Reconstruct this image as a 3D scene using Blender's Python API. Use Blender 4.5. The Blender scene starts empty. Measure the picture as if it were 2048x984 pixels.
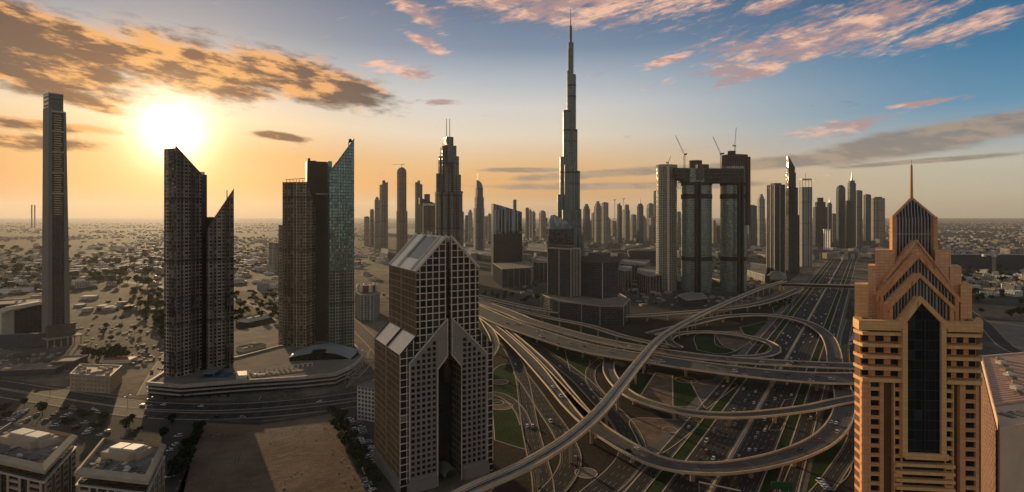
import bpy, math, random
from mathutils import Vector
random.seed(7)
SC = bpy.context.scene
COL = SC.collection
F, H, CX, CY = 1100.0, 165.0, 1024.0, 430.0      # lens in photo pixels, eye height, horizon centre

# ------------------------------------------------------------------ camera, sky, sun, exposure
cam = bpy.data.cameras.new("camera")
cam_o = bpy.data.objects.new("camera", cam); COL.objects.link(cam_o)
cam_o.location = (0, 0, H); cam_o.rotation_euler = (math.radians(90), 0, 0)
cam.sensor_width = 36.0; cam.sensor_fit = 'HORIZONTAL'
cam.lens = 36.0 * F / 2048.0
cam.shift_y = (CY - 492.0) / 2048.0
cam.clip_start = 1.0; cam.clip_end = 90000.0
SC.camera = cam_o
SUN_PX, SUN_PY = 345, 268
def ae(px, py):
    a = math.atan((px - CX) / F)
    return math.degrees(a), math.degrees(math.atan((CY - py) / F * math.cos(a)))
SUN_AZ, SUN_EL = ae(SUN_PX, SUN_PY)
_a, _e = math.radians(SUN_AZ), math.radians(SUN_EL)
SUN = Vector((math.sin(_a) * math.cos(_e), math.cos(_a) * math.cos(_e), math.sin(_e)))
sun = bpy.data.lights.new("sun", 'SUN'); sun.energy = 5.0; sun.angle = math.radians(0.5); sun.color = (1.0, 0.70, 0.38)
sun_o = bpy.data.objects.new("sun", sun); COL.objects.link(sun_o)
sun_o.rotation_euler = SUN.to_track_quat('Z', 'Y').to_euler(); sun_o.location = SUN * 2000
SC.view_settings.view_transform = 'Standard'; SC.view_settings.look = 'None'
SC.view_settings.exposure = 0.05; SC.view_settings.gamma = 1.0
SC.view_settings.use_curve_mapping = False
SC.render.engine = 'CYCLES'
SC.cycles.volume_bounces = 1; SC.cycles.max_bounces = 6; SC.cycles.use_denoising = True; SC.cycles.denoising_prefilter = 'NONE'
SC.cycles.diffuse_bounces = 3; SC.cycles.glossy_bounces = 3

class G:
    """Little node-graph calculator: every method adds a node and returns its output socket."""
    def __init__(s, nt): s.nt = nt
    def n(s, t, **k):
        nd = s.nt.nodes.new(t)
        for a, b in k.items(): setattr(nd, a, b)
        return nd
    def put(s, sock, v):
        if isinstance(v, bpy.types.NodeSocket): s.nt.links.new(v, sock)
        elif v is not None: sock.default_value = v
    def m(s, op, a, b=None, c=None, clamp=False):
        nd = s.n('ShaderNodeMath', operation=op, use_clamp=clamp)
        for i, v in enumerate((a, b, c)):
            if v is not None: s.put(nd.inputs[i], v)
        return nd.outputs[0]
    def vm(s, op, a, b=None, sc=None):
        nd = s.n('ShaderNodeVectorMath', operation=op)
        s.put(nd.inputs[0], a)
        if b is not None: s.put(nd.inputs[1], b)
        if sc is not None: s.put(nd.inputs['Scale'], sc)
        return nd.outputs['Value'] if op in ('LENGTH', 'DOT_PRODUCT') else nd.outputs['Vector']
    def sep(s, v):
        nd = s.n('ShaderNodeSeparateXYZ'); s.put(nd.inputs[0], v); return nd.outputs
    def comb(s, x, y, z):
        nd = s.n('ShaderNodeCombineXYZ')
        for i, v in enumerate((x, y, z)): s.put(nd.inputs[i], v)
        return nd.outputs[0]
    def mix(s, f, a, b, mode='MIX'):
        nd = s.n('ShaderNodeMix', data_type='RGBA', blend_type=mode)
        s.put(nd.inputs[0], f)
        for i, v in ((6, a), (7, b)):
            s.put(nd.inputs[i], (*v, 1.0) if isinstance(v, tuple) and len(v) == 3 else v)
        return nd.outputs[2]
    def noise(s, v, scale, det=4, rough=.55, dim='3D'):
        nd = s.n('ShaderNodeTexNoise', noise_dimensions=dim)
        if v is not None: s.put(nd.inputs['Vector'], v)
        nd.inputs['Scale'].default_value = scale; nd.inputs['Detail'].default_value = det
        nd.inputs['Roughness'].default_value = rough
        return nd.outputs[0]
    def sm(s, x, lo, hi):
        nd = s.n('ShaderNodeMapRange', interpolation_type='SMOOTHSTEP')
        s.put(nd.inputs[0], x); s.put(nd.inputs[1], lo); s.put(nd.inputs[2], hi)
        return nd.outputs[0]
    def ramp(s, x, stops):
        nd = s.n('ShaderNodeValToRGB'); s.put(nd.inputs[0], x)
        cr = nd.color_ramp
        while len(cr.elements) < len(stops): cr.elements.new(0.5)
        for e, (p, c) in zip(cr.elements, stops): e.position = p; e.color = (*c, 1.0)
        return nd.outputs[0]

def build_world():
    w = bpy.data.worlds.new("World"); SC.world = w; w.use_nodes = True
    nt = w.node_tree; nt.nodes.clear(); g = G(nt)
    out = g.n('ShaderNodeOutputWorld'); bg = g.n('ShaderNodeBackground')
    nt.links.new(bg.outputs[0], out.inputs[0])
    d = g.n('ShaderNodeTexCoord').outputs['Generated']
    x, y, z = g.sep(d)
    az = g.m('MULTIPLY', g.m('ARCTAN2', x, y), 57.2958)
    el = g.m('MULTIPLY', g.m('ARCSINE', z), 57.2958)
    sky = g.n('ShaderNodeTexSky', sky_type='NISHITA')
    sky.sun_disc = False; sky.sun_elevation = _e; sky.sun_rotation = _a
    sky.altitude = 100; sky.air_density = 1.0; sky.dust_density = 2.5; sky.ozone_density = 2.0
    nish = g.vm('SCALE', sky.outputs[0], sc=0.06)
    t = g.m('DIVIDE', el, 30.0, clamp=True)
    sunside = g.ramp(t, [(0, (.30, .18, .115)), (.035, (.40, .19, .08)), (.10, (.56, .19, .03)), (.19, (.57, .26, .07)), (.29, (.70, .55, .38)), (.38, (.55, .54, .52)), (.47, (.34, .40, .47)), (.57, (.16, .235, .34)), (.70, (.09, .155, .27)), (1, (.15, .15, .16))])
    left = g.ramp(t, [(0, (.36, .23, .15)), (.035, (.50, .28, .135)), (.10, (.74, .345, .09)), (.17, (.78, .46, .20)), (.27, (.80, .68, .53)), (.37, (.68, .66, .63)), (.47, (.42, .48, .55)), (.56, (.19, .27, .39)), (.68, (.10, .17, .29)), (.75, (.09, .15, .26)), (1, (.14, .15, .17))])
    right = g.ramp(t, [(0, (.40, .36, .25)), (.06, (.55, .50, .36)), (.14, (.58, .55, .44)), (.21, (.34, .44, .50)), (.30, (.11, .30, .47)), (.45, (.030, .19, .36)), (.6, (.015, .125, .26)), (.75, (.02, .10, .21)), (1, (.11, .135, .165))])
    back = g.ramp(t, [(0, (.42, .36, .31)), (.2, (.58, .49, .42)), (.45, (.50, .47, .45)), (.8, (.28, .30, .34)), (1, (.15, .165, .19))])  # unseen sky behind the camera, brightened to light the front faces
    grad = g.mix(g.sm(az, 2.0, 44.0), left, right)
    grad = g.mix(g.sm(az, -6.0, -24.0), grad, sunside)
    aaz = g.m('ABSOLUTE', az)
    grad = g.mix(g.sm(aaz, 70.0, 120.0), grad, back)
    base = g.mix(0.16, grad, nish)
    # sun aureole
    th = g.m('MULTIPLY', g.m('ARCCOSINE', g.m('MINIMUM', g.vm('DOT_PRODUCT', d, tuple(SUN)), 0.999999)), 57.2958)
    def gl(k, p):
        return g.m('EXPONENT', g.m('MULTIPLY', g.m('POWER', g.m('DIVIDE', th, k), p), -1.0))
    # clouds
    den = g.m('ADD', g.m('MAXIMUM', z, 0.0), 0.10)
    q = g.comb(g.m('DIVIDE', x, den), g.m('DIVIDE', y, den), 0.0)
    sheared = g.comb(az, g.m('ADD', g.m('MULTIPLY', el, 3.4), g.m('MULTIPLY', az, 0.30)), 0.0)
    n1 = g.noise(sheared, 0.105, 8, .60)
    n2 = g.noise(g.vm('ADD', sheared, (40, 7, 3)), 0.36, 7, .64)
    n3 = g.noise(g.vm('ADD', q, (3, 9, 1)), 2.3, 6, .6)
    st = g.comb(g.m('ADD', az, g.m('MULTIPLY', el, .6)), g.m('ADD', g.m('MULTIPLY', el, 5.0), g.m('MULTIPLY', az, -1.1)), 3.0)
    n4 = g.noise(st, .55, 7, .68); n5 = g.noise(g.vm('ADD', st, (9, 31, 2)), .17, 6, .6)
    nB = g.m('ADD', g.m('ADD', g.m('MULTIPLY', n4, .45), g.m('MULTIPLY', n5, .45)), g.m('MULTIPLY', n1, .10))
    nn = g.m('ADD', g.m('ADD', g.m('MULTIPLY', n1, .50), g.m('MULTIPLY', n2, .36)), g.m('MULTIPLY', n3, .14))
    def blob(px, py, rx, ry, tilt=0.0):
        """soft elliptical region of the sky: centre, radii (degrees * 1100/57) and tilt given as in the photo"""
        a0, e0 = ae(px, py); ca = math.cos(math.radians(a0))
        ra = math.degrees(rx / F) * ca * ca; re = math.degrees(ry / F) * ca
        da = g.m('SUBTRACT', az, a0); de = g.m('ADD', g.m('SUBTRACT', el, e0), g.m('MULTIPLY', da, -tilt))
        r2 = g.m('ADD', g.m('POWER', g.m('ABSOLUTE', g.m('DIVIDE', da, ra)), 2.0), g.m('POWER', g.m('ABSOLUTE', g.m('DIVIDE', de, re)), 2.0))
        return g.m('EXPONENT', g.m('MULTIPLY', r2, -1.0))
    def group(blobs):
        s = None
        for b in blobs:
            v = blob(*b); s = v if s is None else g.m('MAXIMUM', s, v)
        return s
    A = group([(60, 60, 330, 50, -.12), (60, 128, 300, 60, -.12), (360, 128, 260, 62, -.12), (590, 155, 200, 48, -.12), (180, 206, 100, 15, -.22), (90, 250, 190, 12, -.02), (60, 285, 160, 14, 0), (560, 272, 55, 8, -.1)])
    B = group([(1190, 8, 290, 48, -.05), (980, 0, 130, 22, -.1), (1640, 72, 300, 52, .10), (1500, 140, 110, 26, .12), (1540, 8, 80, 22, .1), (1900, 66, 150, 26, .12), (838, 28, 60, 20, -.5), (845, 82, 60, 14, -.4), (810, 142, 90, 16, -.1), (885, 203, 60, 7, 0), (1345, 118, 50, 10, .2), (1700, 45, 240, 30, .1), (1850, 205, 110, 7, .05), (1690, 256, 100, 20, .14)])
    C = group([(1860, 278, 330, 30, .13), (2020, 248, 180, 26, .1), (1560, 325, 260, 14, .05), (1250, 345, 240, 9, .05), (1050, 340, 110, 5, 0), (1250, 372, 330, 8, 0), (1850, 322, 200, 6, .04)])
    def dens(Mk, k, lo, hi, n_=None, amp=1.0):
        return g.sm(g.m('ADD', g.m('MULTIPLY', Mk, k), g.m('MULTIPLY', g.m('SUBTRACT', n_ or nn, 0.5), amp)), lo, hi)
    lit = g.sm(g.m('SUBTRACT', g.noise(g.vm('ADD', sheared, (1.2, -2.0, 0)), 0.30, 6, .6), n1), -0.07, 0.12)
    dA = dens(A, .72, .15, .50, None, 1.7); dB = dens(B, .50, .16, .52, nB, 2.0); dC = dens(C, .62, .14, .42)
    near = gl(11.0, 1.3)
    colA = g.mix(lit, g.mix(near, (.066, .053, .050), (.30, .11, .03)), g.mix(near, (.78, .36, .14), (1.0, .50, .12)))
    colB = g.mix(lit, (.42, .27, .26), (.88, .52, .36))
    colC = g.mix(g.m('MULTIPLY', lit, .35), (.215, .185, .165), (.62, .42, .26))
    edge = g.sm(dC, .75, .15)
    col = g.mix(g.m('MULTIPLY', dC, .85), base, colC)
    col = g.mix(g.m('MULTIPLY', dB, .92), col, colB)
    col = g.mix(g.m('MULTIPLY', dA, .94), col, colA)
    glow = g.vm('ADD', g.vm('SCALE', (1.0, .44, .10), sc=g.m('MULTIPLY', g.m('MULTIPLY', gl(8.0, 1.0), .34), g.m('SUBTRACT', 1.0, g.m('MULTIPLY', dA, .75)))), g.vm('SCALE', (1.0, .84, .55), sc=g.m('MULTIPLY', gl(1.75, 1.3), 4.0)))
    col = g.vm('ADD', col, glow)
    ground = g.sm(el, -0.4, -3.0)
    col = g.mix(ground, col, (.05, .045, .04))
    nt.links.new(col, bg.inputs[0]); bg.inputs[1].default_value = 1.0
build_world()

# ------------------------------------------------------------------ helpers
def gp(px, py, z=0.0):
    Y = F * (H - z) / (py - CY)
    return ((px - CX) / F * Y, Y, z)
def at(px, Y): return ((px - CX) / F * Y, Y)
def zp(py, Y): return H - (py - CY) * Y / F

def area2(p): return sum(p[i][0] * p[(i + 1) % len(p)][1] - p[(i + 1) % len(p)][0] * p[i][1] for i in range(len(p)))
class MB:
    def __init__(s): s.v = []; s.f = []; s.m = []; s.uv = []
    def face(s, pts, m=0, uv=None):
        i = len(s.v); s.v += [tuple(p) for p in pts]; s.f.append(tuple(range(i, i + len(pts)))); s.m.append(m)
        s.uv.append(uv or [(p[0], p[1]) for p in pts])
    def prism(s, poly, z0, z1, m=0, mt=None, bottom=False, smooth_top=None):
        if area2(poly) < 0: poly = poly[::-1]
        zt = z1 if callable(z1) else (lambda x, y: z1)
        zb = z0 if callable(z0) else (lambda x, y: z0)
        u = 0.0; n = len(poly)
        for i in range(n):
            a, b = poly[i], poly[(i + 1) % n]; L = math.dist(a, b)
            za, zb_ = zt(*a), zt(*b); ya, yb = zb(*a), zb(*b)
            s.face([(*a, ya), (*b, yb), (*b, zb_), (*a, za)], m, [(u, ya), (u + L, yb), (u + L, zb_), (u, za)]); u += L
        s.face([(x, y, zt(x, y)) for x, y in poly], m if mt is None else mt)
        if bottom: s.face([(x, y, zb(x, y)) for x, y in poly[::-1]], m)
    def box(s, x, y, z, sx, sy, sz, rot=0.0, m=0, bottom=False):
        c, d = math.cos(rot), math.sin(rot)
        P = [(x + c * a - d * b, y + d * a + c * b) for a, b in ((-sx / 2, -sy / 2), (sx / 2, -sy / 2), (sx / 2, sy / 2), (-sx / 2, sy / 2))]
        s.prism(P, z, z + sz, m, bottom=bottom)
    def fbox(s, fr, u0, u1, v0, v1, z0, z1, m=0, bottom=True):
        s.prism([fr(u0, v0), fr(u1, v0), fr(u1, v1), fr(u0, v1)], z0, z1, m, bottom=bottom)
    def tube(s, pts, r, n=6, m=0, cap=True):
        rs = r if isinstance(r, (list, tuple)) else [r] * len(pts); rings = []
        for i, p in enumerate(pts):
            p = Vector(p); d = (Vector(pts[min(i + 1, len(pts) - 1)]) - Vector(pts[max(i - 1, 0)])).normalized()
            a = d.cross(Vector((0, 0, 1)) if abs(d.z) < .9 else Vector((1, 0, 0))).normalized(); b = d.cross(a)
            rings.append([tuple(p + (a * math.cos(t) + b * math.sin(t)) * rs[i]) for t in [2 * math.pi * k / n for k in range(n)]])
        for i in range(len(rings) - 1):
            for k in range(n):
                s.face([rings[i][k], rings[i][(k + 1) % n], rings[i + 1][(k + 1) % n], rings[i + 1][k]][::-1], m)
        if cap: s.face(rings[0], m); s.face(rings[-1][::-1], m)
    def bar(s, a, b, w, m=0): s.tube([a, b], w * .7, 4, m)
    def mesh(s, name, mats, off=(0, 0, 0)):
        me = bpy.data.meshes.new(name)
        me.from_pydata([(x - off[0], y - off[1], z - off[2]) for x, y, z in s.v], [], s.f)
        for mt in mats: me.materials.append(mt)
        me.polygons.foreach_set('material_index', s.m)
        l = me.uv_layers.new(name='UVMap'); flat = [c for f in s.uv for p in f for c in p]
        l.data.foreach_set('uv', flat); me.update()
        return me

def tag(o, label=None, cat=None, group=None, kind=None):
    for k, v in (('label', label), ('category', cat), ('group', group), ('kind', kind)):
        if v: o[k] = v
    return o
def thing(name, label, cat, loc=(0, 0, 0), group=None):
    o = bpy.data.objects.new(name, None); o.empty_display_size = 2; COL.objects.link(o)
    o.location = (loc[0], loc[1], loc[2] if len(loc) > 2 else 0); return tag(o, label, cat, group)
def part(name, mb, mats, parent, label=None):
    r = parent
    while r.parent: r = r.parent
    o = bpy.data.objects.new(name, mb.mesh(name, mats if isinstance(mats, (list, tuple)) else [mats], r.location))
    COL.objects.link(o); o.parent = parent; return tag(o, label)
def solo(name, mb, mats, label, cat, group=None, kind=None, loc=(0, 0, 0)):
    loc = (loc[0], loc[1], loc[2] if len(loc) > 2 else 0)
    o = bpy.data.objects.new(name, mb.mesh(name, mats if isinstance(mats, (list, tuple)) else [mats], loc))
    o.location = loc; COL.objects.link(o); return tag(o, label, cat, group, kind)
def dup(o, loc, rz=0.0, label=None, group=None, scale=None, parent=None):
    c = o.copy(); COL.objects.link(c)
    if parent is None:
        c.location = (loc[0], loc[1], loc[2] if len(loc) > 2 else 0); c.rotation_euler = (0, 0, rz)
        if scale: c.scale = scale if isinstance(scale, tuple) else (scale,) * 3
    else: c.parent = parent
    for ch in [k for k in KIDS.get(o.name, [])]: dup(ch, None, parent=c)
    return tag(c, label, None, group)
KIDS = {}

class Fr:
    """ground frame of a building: u runs along its front from corner A to corner B, v runs away behind it"""
    def __init__(s, A, B):
        s.A = Vector(A); d = Vector(B) - s.A; s.w = d.length; s.R = d / s.w
        s.K = Vector((-s.R.y, s.R.x))
        if s.K.dot(s.A + d / 2) < 0: s.K = -s.K
    def __call__(s, u, v): p = s.A + s.R * u + s.K * v; return (p.x, p.y)
    def u(s, px, v=0.0):
        a = (px - CX) / F; o = s.A + s.K * v
        return (a * o.y - o.x) / (s.R.x - a * s.R.y)
    def Y(s, u, v=0.0): return s(u, v)[1]

def foot(px0, pxm, px1, Y, g=30.0, depth=None):
    """rectangular footprint whose near corner stands at pxm, left corner at px0 and right corner at px1"""
    xm = (pxm - CX) / F * Y; az = math.atan2(xm, Y); g = math.radians(g)
    pr = Vector((math.cos(az), -math.sin(az))); lo = Vector((math.sin(az), math.cos(az)))
    r = pr * math.cos(g) + lo * math.sin(g); l = -pr * math.sin(g) + lo * math.cos(g)
    aR, aL = (px1 - CX) / F, (px0 - CX) / F
    t = (aR * Y - xm) / (r.x - aR * r.y) if px1 > pxm else depth
    k = (aL * Y - xm) / (l.x - aL * l.y) if px0 < pxm else depth
    if depth: k = min(k, depth) if px0 < pxm else depth
    M = Vector((xm, Y)); return [tuple(M), tuple(M + r * t), tuple(M + r * t + l * k), tuple(M + l * k)]
def centre(poly): return (sum(p[0] for p in poly) / len(poly), sum(p[1] for p in poly) / len(poly))
def inset(poly, k):
    c = centre(poly); return [(c[0] + (x - c[0]) * k, c[1] + (y - c[1]) * k) for x, y in poly]
def ell(cx, cy, rx, ry, rot=0, n=28, sq=2.0):
    P = []
    for i in range(n):
        t = 2 * math.pi * i / n; a, b = math.cos(t), math.sin(t)
        a = math.copysign(abs(a) ** (2 / sq), a) * rx; b = math.copysign(abs(b) ** (2 / sq), b) * ry
        P.append((cx + a * math.cos(rot) - b * math.sin(rot), cy + a * math.sin(rot) + b * math.cos(rot)))
    return P

# ------------------------------------------------------------------ materials
def new_mat(name):
    m = bpy.data.materials.new(name); m.use_nodes = True; nt = m.node_tree; g = G(nt)
    return m, nt, g, nt.nodes['Principled BSDF']
_pl = {}
def plain(name, col, rough=.8, metal=0.0, var=.25, scale=.15, spec=.3):
    if name in _pl: return _pl[name]
    m, nt, g, b = new_mat(name)
    o = g.n('ShaderNodeTexCoord').outputs['Object']
    k = g.m('ADD', g.m('MULTIPLY', g.noise(o, scale, 6, .65), 1.2), g.m('MULTIPLY', g.noise(o, scale * 9, 3), .5))
    c = g.mix(g.sm(k, .5, 1.2), tuple(v * (1 - var) for v in col), tuple(min(1, v * (1 + var)) for v in col))
    nt.links.new(c, b.inputs['Base Color']); b.inputs['Roughness'].default_value = rough
    b.inputs['Metallic'].default_value = metal; b.inputs['Specular IOR Level'].default_value = spec
    _pl[name] = m; return m
def facade(name, wall, glass, cw=3.5, ch=3.6, mx=.2, my=.25, groug=.12, gmetal=0.0, wrough=.75, tilt=.05, vary=.5, lit=0.0, wmetal=0.0, blinds=0.0, spec=.35, colvar=.0):
    """window grid in metres on the wall's own surface; every pane has its own tint and a slightly different tilt"""
    m, nt, g, b = new_mat(name)
    u, v, _ = g.sep(g.n('ShaderNodeUVMap').outputs[0])
    cu, cv = g.m('DIVIDE', u, cw), g.m('DIVIDE', v, ch)
    iu, iv = g.m('FLOOR', cu), g.m('FLOOR', cv)
    fu, fv = g.m('SUBTRACT', cu, iu), g.m('SUBTRACT', cv, iv)
    mask = g.m('MULTIPLY', g.m('GREATER_THAN', fu, mx), g.m('GREATER_THAN', fv, my))
    wn = g.n('ShaderNodeTexWhiteNoise', noise_dimensions='2D'); nt.links.new(g.comb(iu, iv, 0), wn.inputs['Vector'])
    rnd, rcol = wn.outputs['Value'], wn.outputs['Color']
    obj = g.n('ShaderNodeTexCoord').outputs['Object']
    big = g.noise(obj, .035, 5, .6)
    gc = g.mix(g.m('MULTIPLY', g.m('ADD', rnd, g.m('SUBTRACT', big, .5)), vary, clamp=True), glass, tuple(min(1, c * 2.2 + .008) for c in glass))
    if blinds: gc = g.mix(g.m('MULTIPLY', g.m('GREATER_THAN', rnd, 1 - blinds), .8), gc, tuple(c * .8 for c in wall))
    wc = g.mix(g.sm(g.noise(obj, .12, 6, .7), .3, .75), tuple(c * .78 for c in wall), tuple(min(1, c * 1.15) for c in wall))
    if colvar:
        w1 = g.n('ShaderNodeTexWhiteNoise', noise_dimensions='1D'); nt.links.new(g.m('ADD', iu, 3.7), w1.inputs['W'])
        w2 = g.n('ShaderNodeTexWhiteNoise', noise_dimensions='1D'); nt.links.new(g.m('FLOOR', g.m('DIVIDE', iv, 5.0)), w2.inputs['W'])
        kf = g.m('ADD', g.m('MULTIPLY', g.m('SUBTRACT', w1.outputs['Value'], .5), colvar * 2), g.m('ADD', 1.0, g.m('MULTIPLY', g.m('SUBTRACT', w2.outputs['Value'], .5), colvar * .7)))
        kf = g.m('MULTIPLY', kf, g.m('SUBTRACT', 1.0, g.m('MULTIPLY', g.m('LESS_THAN', g.m('MODULO', iv, 17.0), .5), .6)))
        wc = g.vm('SCALE', wc, sc=kf)
    nt.links.new(g.mix(mask, wc, gc), b.inputs['Base Color'])
    nt.links.new(g.m('ADD', g.m('MULTIPLY', mask, groug - wrough), wrough), b.inputs['Roughness'])
    nt.links.new(g.m('ADD', g.m('MULTIPLY', mask, gmetal - wmetal), wmetal), b.inputs['Metallic'])
    b.inputs['Specular IOR Level'].default_value = spec
    nrm = g.n('ShaderNodeNewGeometry').outputs['Normal']
    off = g.vm('SCALE', g.vm('SUBTRACT', rcol, (.5, .5, .5)), sc=g.m('MULTIPLY', mask, tilt * 2))
    bp = g.n('ShaderNodeBump'); bp.inputs['Strength'].default_value = .6; bp.inputs['Distance'].default_value = .4
    nt.links.new(g.m('SUBTRACT', 1.0, mask), bp.inputs['Height'])
    nt.links.new(g.vm('NORMALIZE', g.vm('ADD', nrm, off)), bp.inputs['Normal'])
    nt.links.new(bp.outputs[0], b.inputs['Normal'])
    return m
def road_mat(w, lanes=True, k0=1.0):
    m, nt, g, b = new_mat("asphalt")
    u, v, _ = g.sep(g.n('ShaderNodeUVMap').outputs[0])
    av = g.m('ABSOLUTE', v)
    edge = g.m('LESS_THAN', g.m('ABSOLUTE', g.m('SUBTRACT', av, w / 2 - .9)), .16)
    lv = g.m('DIVIDE', v, 3.6); dl = g.m('ABSOLUTE', g.m('SUBTRACT', lv, g.m('ROUND', lv)))
    dash = g.m('MULTIPLY', g.m('LESS_THAN', dl, .045), g.m('LESS_THAN', g.m('FRACT', g.m('DIVIDE', u, 12.0)), .4))
    dash = g.m('MULTIPLY', dash, g.m('LESS_THAN', av, w / 2 - 2.2))
    mark = g.m('MAXIMUM', edge, dash) if lanes else edge
    pos = g.n('ShaderNodeTexCoord').outputs['Object']
    st = g.noise(g.comb(g.m('MULTIPLY', u, .02), g.m('MULTIPLY', v, .9), 0), 1.0, 5, .6)
    pt = g.noise(pos, .05, 6, .65)
    k = g.m('ADD', g.m('MULTIPLY', st, .6), g.m('MULTIPLY', pt, .4))
    c = g.mix(g.sm(k, .3, .7), tuple(c * k0 for c in (.027, .024, .021)), tuple(c * k0 for c in (.070, .062, .054)))
    if k0 > 1:
        jt = g.m('LESS_THAN', g.m('FRACT', g.m('DIVIDE', u, 36.0)), .016); c = g.mix(g.m('MULTIPLY', jt, .75), c, (.012, .011, .010))
    ty = g.m('ABSOLUTE', g.m('SUBTRACT', g.m('ABSOLUTE', g.m('SUBTRACT', g.m('FRACT', g.m('ADD', lv, .5)), .5)), .26)); c = g.mix(g.m('MULTIPLY', g.sm(ty, .12, .02), g.m('MULTIPLY', st, .55)), c, (.018, .017, .016))
    c = g.mix(g.m('MULTIPLY', mark, g.sm(g.noise(pos, .4, 4), .25, .6)), c, (.34, .30, .25))
    nt.links.new(c, b.inputs['Base Color']); b.inputs['Roughness'].default_value = .85
    b.inputs['Specular IOR Level'].default_value = .10
    return m
_rm = {}
def rmat(w, lanes=True, k0=1.0):
    k = (round(w), lanes, k0)
    if k not in _rm: _rm[k] = road_mat(w, lanes, k0)
    return _rm[k]
def ground_mat(name, stops, scale, rough=.95, fine=.6, stops2=None):
    m, nt, g, b = new_mat(name)
    p = g.n('ShaderNodeNewGeometry').outputs['Position']
    n1 = g.noise(p, scale, 9, .62); n2 = g.noise(p, scale * 14, 6, .7)
    k = g.m('ADD', g.m('MULTIPLY', n1, 1 - fine * .5), g.m('MULTIPLY', n2, fine * .5))
    c = g.ramp(k, stops)
    nt.links.new(c, b.inputs['Base Color']); b.inputs['Roughness'].default_value = rough
    b.inputs['Specular IOR Level'].default_value = .04
    bp = g.n('ShaderNodeBump'); bp.inputs['Strength'].default_value = .5; bp.inputs['Distance'].default_value = 1.2
    nt.links.new(n2, bp.inputs['Height']); nt.links.new(bp.outputs[0], b.inputs['Normal'])
    return m
SAND = ground_mat("sand", [(.36, (.045, .040, .028)), (.44, (.10, .085, .063)), (.53, (.22, .175, .13)), (.70, (.38, .305, .225))], .0034, fine=.8)
DIRT = ground_mat("dirt", [(.34, (.10, .066, .044)), (.46, (.18, .12, .08)), (.56, (.235, .175, .125)), (.68, (.34, .265, .20))], .014, fine=.5)
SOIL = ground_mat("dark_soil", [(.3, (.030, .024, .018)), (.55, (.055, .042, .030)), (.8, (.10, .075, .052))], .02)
BEDS = ground_mat("planting_bed", [(.36, (.10, .07, .048)), (.5, (.19, .13, .09)), (.64, (.28, .20, .145))], .09)
LAWN = ground_mat("lawn_grass", [(.32, (.040, .038, .018)), (.44, (.020, .040, .011)), (.58, (.034, .062, .017)), (.74, (.075, .072, .034))], .04)
SITE = ground_mat("site_sand", [(.34, (.055, .046, .034)), (.46, (.10, .08, .06)), (.56, (.185, .15, .11)), (.72, (.32, .26, .195))], .018, fine=.8)
SCRUB = ground_mat("scrub", [(.32, (.018, .020, .010)), (.5, (.045, .040, .022)), (.62, (.13, .10, .065)), (.8, (.22, .17, .115))], .012)
LOT = ground_mat("worn_tarmac", [(.3, (.055, .048, .042)), (.55, (.095, .082, .070)), (.8, (.15, .125, .10))], .03)
PAVE = ground_mat("paving", [(.3, (.17, .14, .11)), (.55, (.25, .21, .165)), (.8, (.33, .285, .23))], .05)
SUBURB = ground_mat("suburb_ground", [(.36, (.030, .030, .020)), (.47, (.075, .062, .045)), (.57, (.17, .135, .095)), (.70, (.34, .275, .20))], .005, fine=1.0)
CITY = ground_mat("city_ground", [(.3, (.035, .036, .032)), (.5, (.075, .070, .060)), (.65, (.16, .14, .115)), (.85, (.27, .235, .19))], .006, fine=1.0)
CONC = plain("concrete", (.36, .285, .205), .85, var=.3, scale=.08)
PARA = plain("parapet_concrete", (.58, .45, .31), .8, var=.25, scale=.06)
CONCD = plain("dark_concrete", (.12, .105, .09), .85, var=.35)
WHITE = plain("white_paint", (.72, .69, .63), .55, var=.12)
CREAM = plain("cream_panel", (.62, .55, .44), .6, var=.15)
DARK = plain("dark_metal", (.035, .034, .033), .5, .3)
STEEL = plain("steel", (.32, .31, .30), .4, .6)
BLACK = plain("black_glass", (.008, .009, .011), .12, spec=.3)
GREYROOF = plain("grey_roof", (.20, .18, .155), .85, var=.4, scale=.25)
TANROOF = plain("tan_roof", (.40, .325, .235), .8, var=.2)
ROOFW = plain("pale_roof_panel", (.90, .82, .68), .38, .75, var=.1, scale=.3)

# ------------------------------------------------------------------ ground and roads
def sheet(name, poly, z, mat, label, cat, kind='structure'):
    mb = MB()
    if area2(poly) < 0: poly = poly[::-1]
    mb.face([(x, y, z) for x, y in poly], 0)
    return solo(name, mb, mat, label, cat, kind=kind)
def pxs(pts, z=0): return [gp(x, y, z)[:2] for x, y in pts]
sheet("ground", [(-28000, -3000), (28000, -3000), (28000, 30000), (-28000, 30000)], 0, SAND, "pale sandy plain reaching the hazy horizon", "ground")

def crom(pts, step=7.0):
    P = [Vector(p) for p in pts]; P = [P[0] * 2 - P[1]] + P + [P[-1] * 2 - P[-2]]; out = []
    for i in range(1, len(P) - 2):
        a, b, c, d = P[i - 1:i + 3]; n = max(2, int((c - b).length / step))
        for k in range(n):
            t = k / n
            out.append(.5 * ((2 * b) + (c - a) * t + (2 * a - 5 * b + 4 * c - d) * t * t + (3 * b - a - 3 * c + d) * t ** 3))
    out.append(P[-2]); return out
def side(path, off):
    r = []
    for i, p in enumerate(path):
        d = path[min(i + 1, len(path) - 1)] - path[max(i - 1, 0)]; n = Vector((d.y, -d.x, 0)).normalized()
        r.append(p + n * off)
    return r
def strip(mb, path, o0, o1, dz0, dz1, m=0):
    a, b = side(path, o0), side(path, o1); s = 0.0
    for i in range(len(path) - 1):
        L = (path[i + 1] - path[i]).length
        mb.face([(a[i].x, a[i].y, a[i].z + dz0), (b[i].x, b[i].y, b[i].z + dz1), (b[i + 1].x, b[i + 1].y, b[i + 1].z + dz1), (a[i + 1].x, a[i + 1].y, a[i + 1].z + dz0)][::-1], m,
                [(s, o0), (s, o1), (s + L, o1), (s + L, o0)][::-1]); s += L
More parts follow.
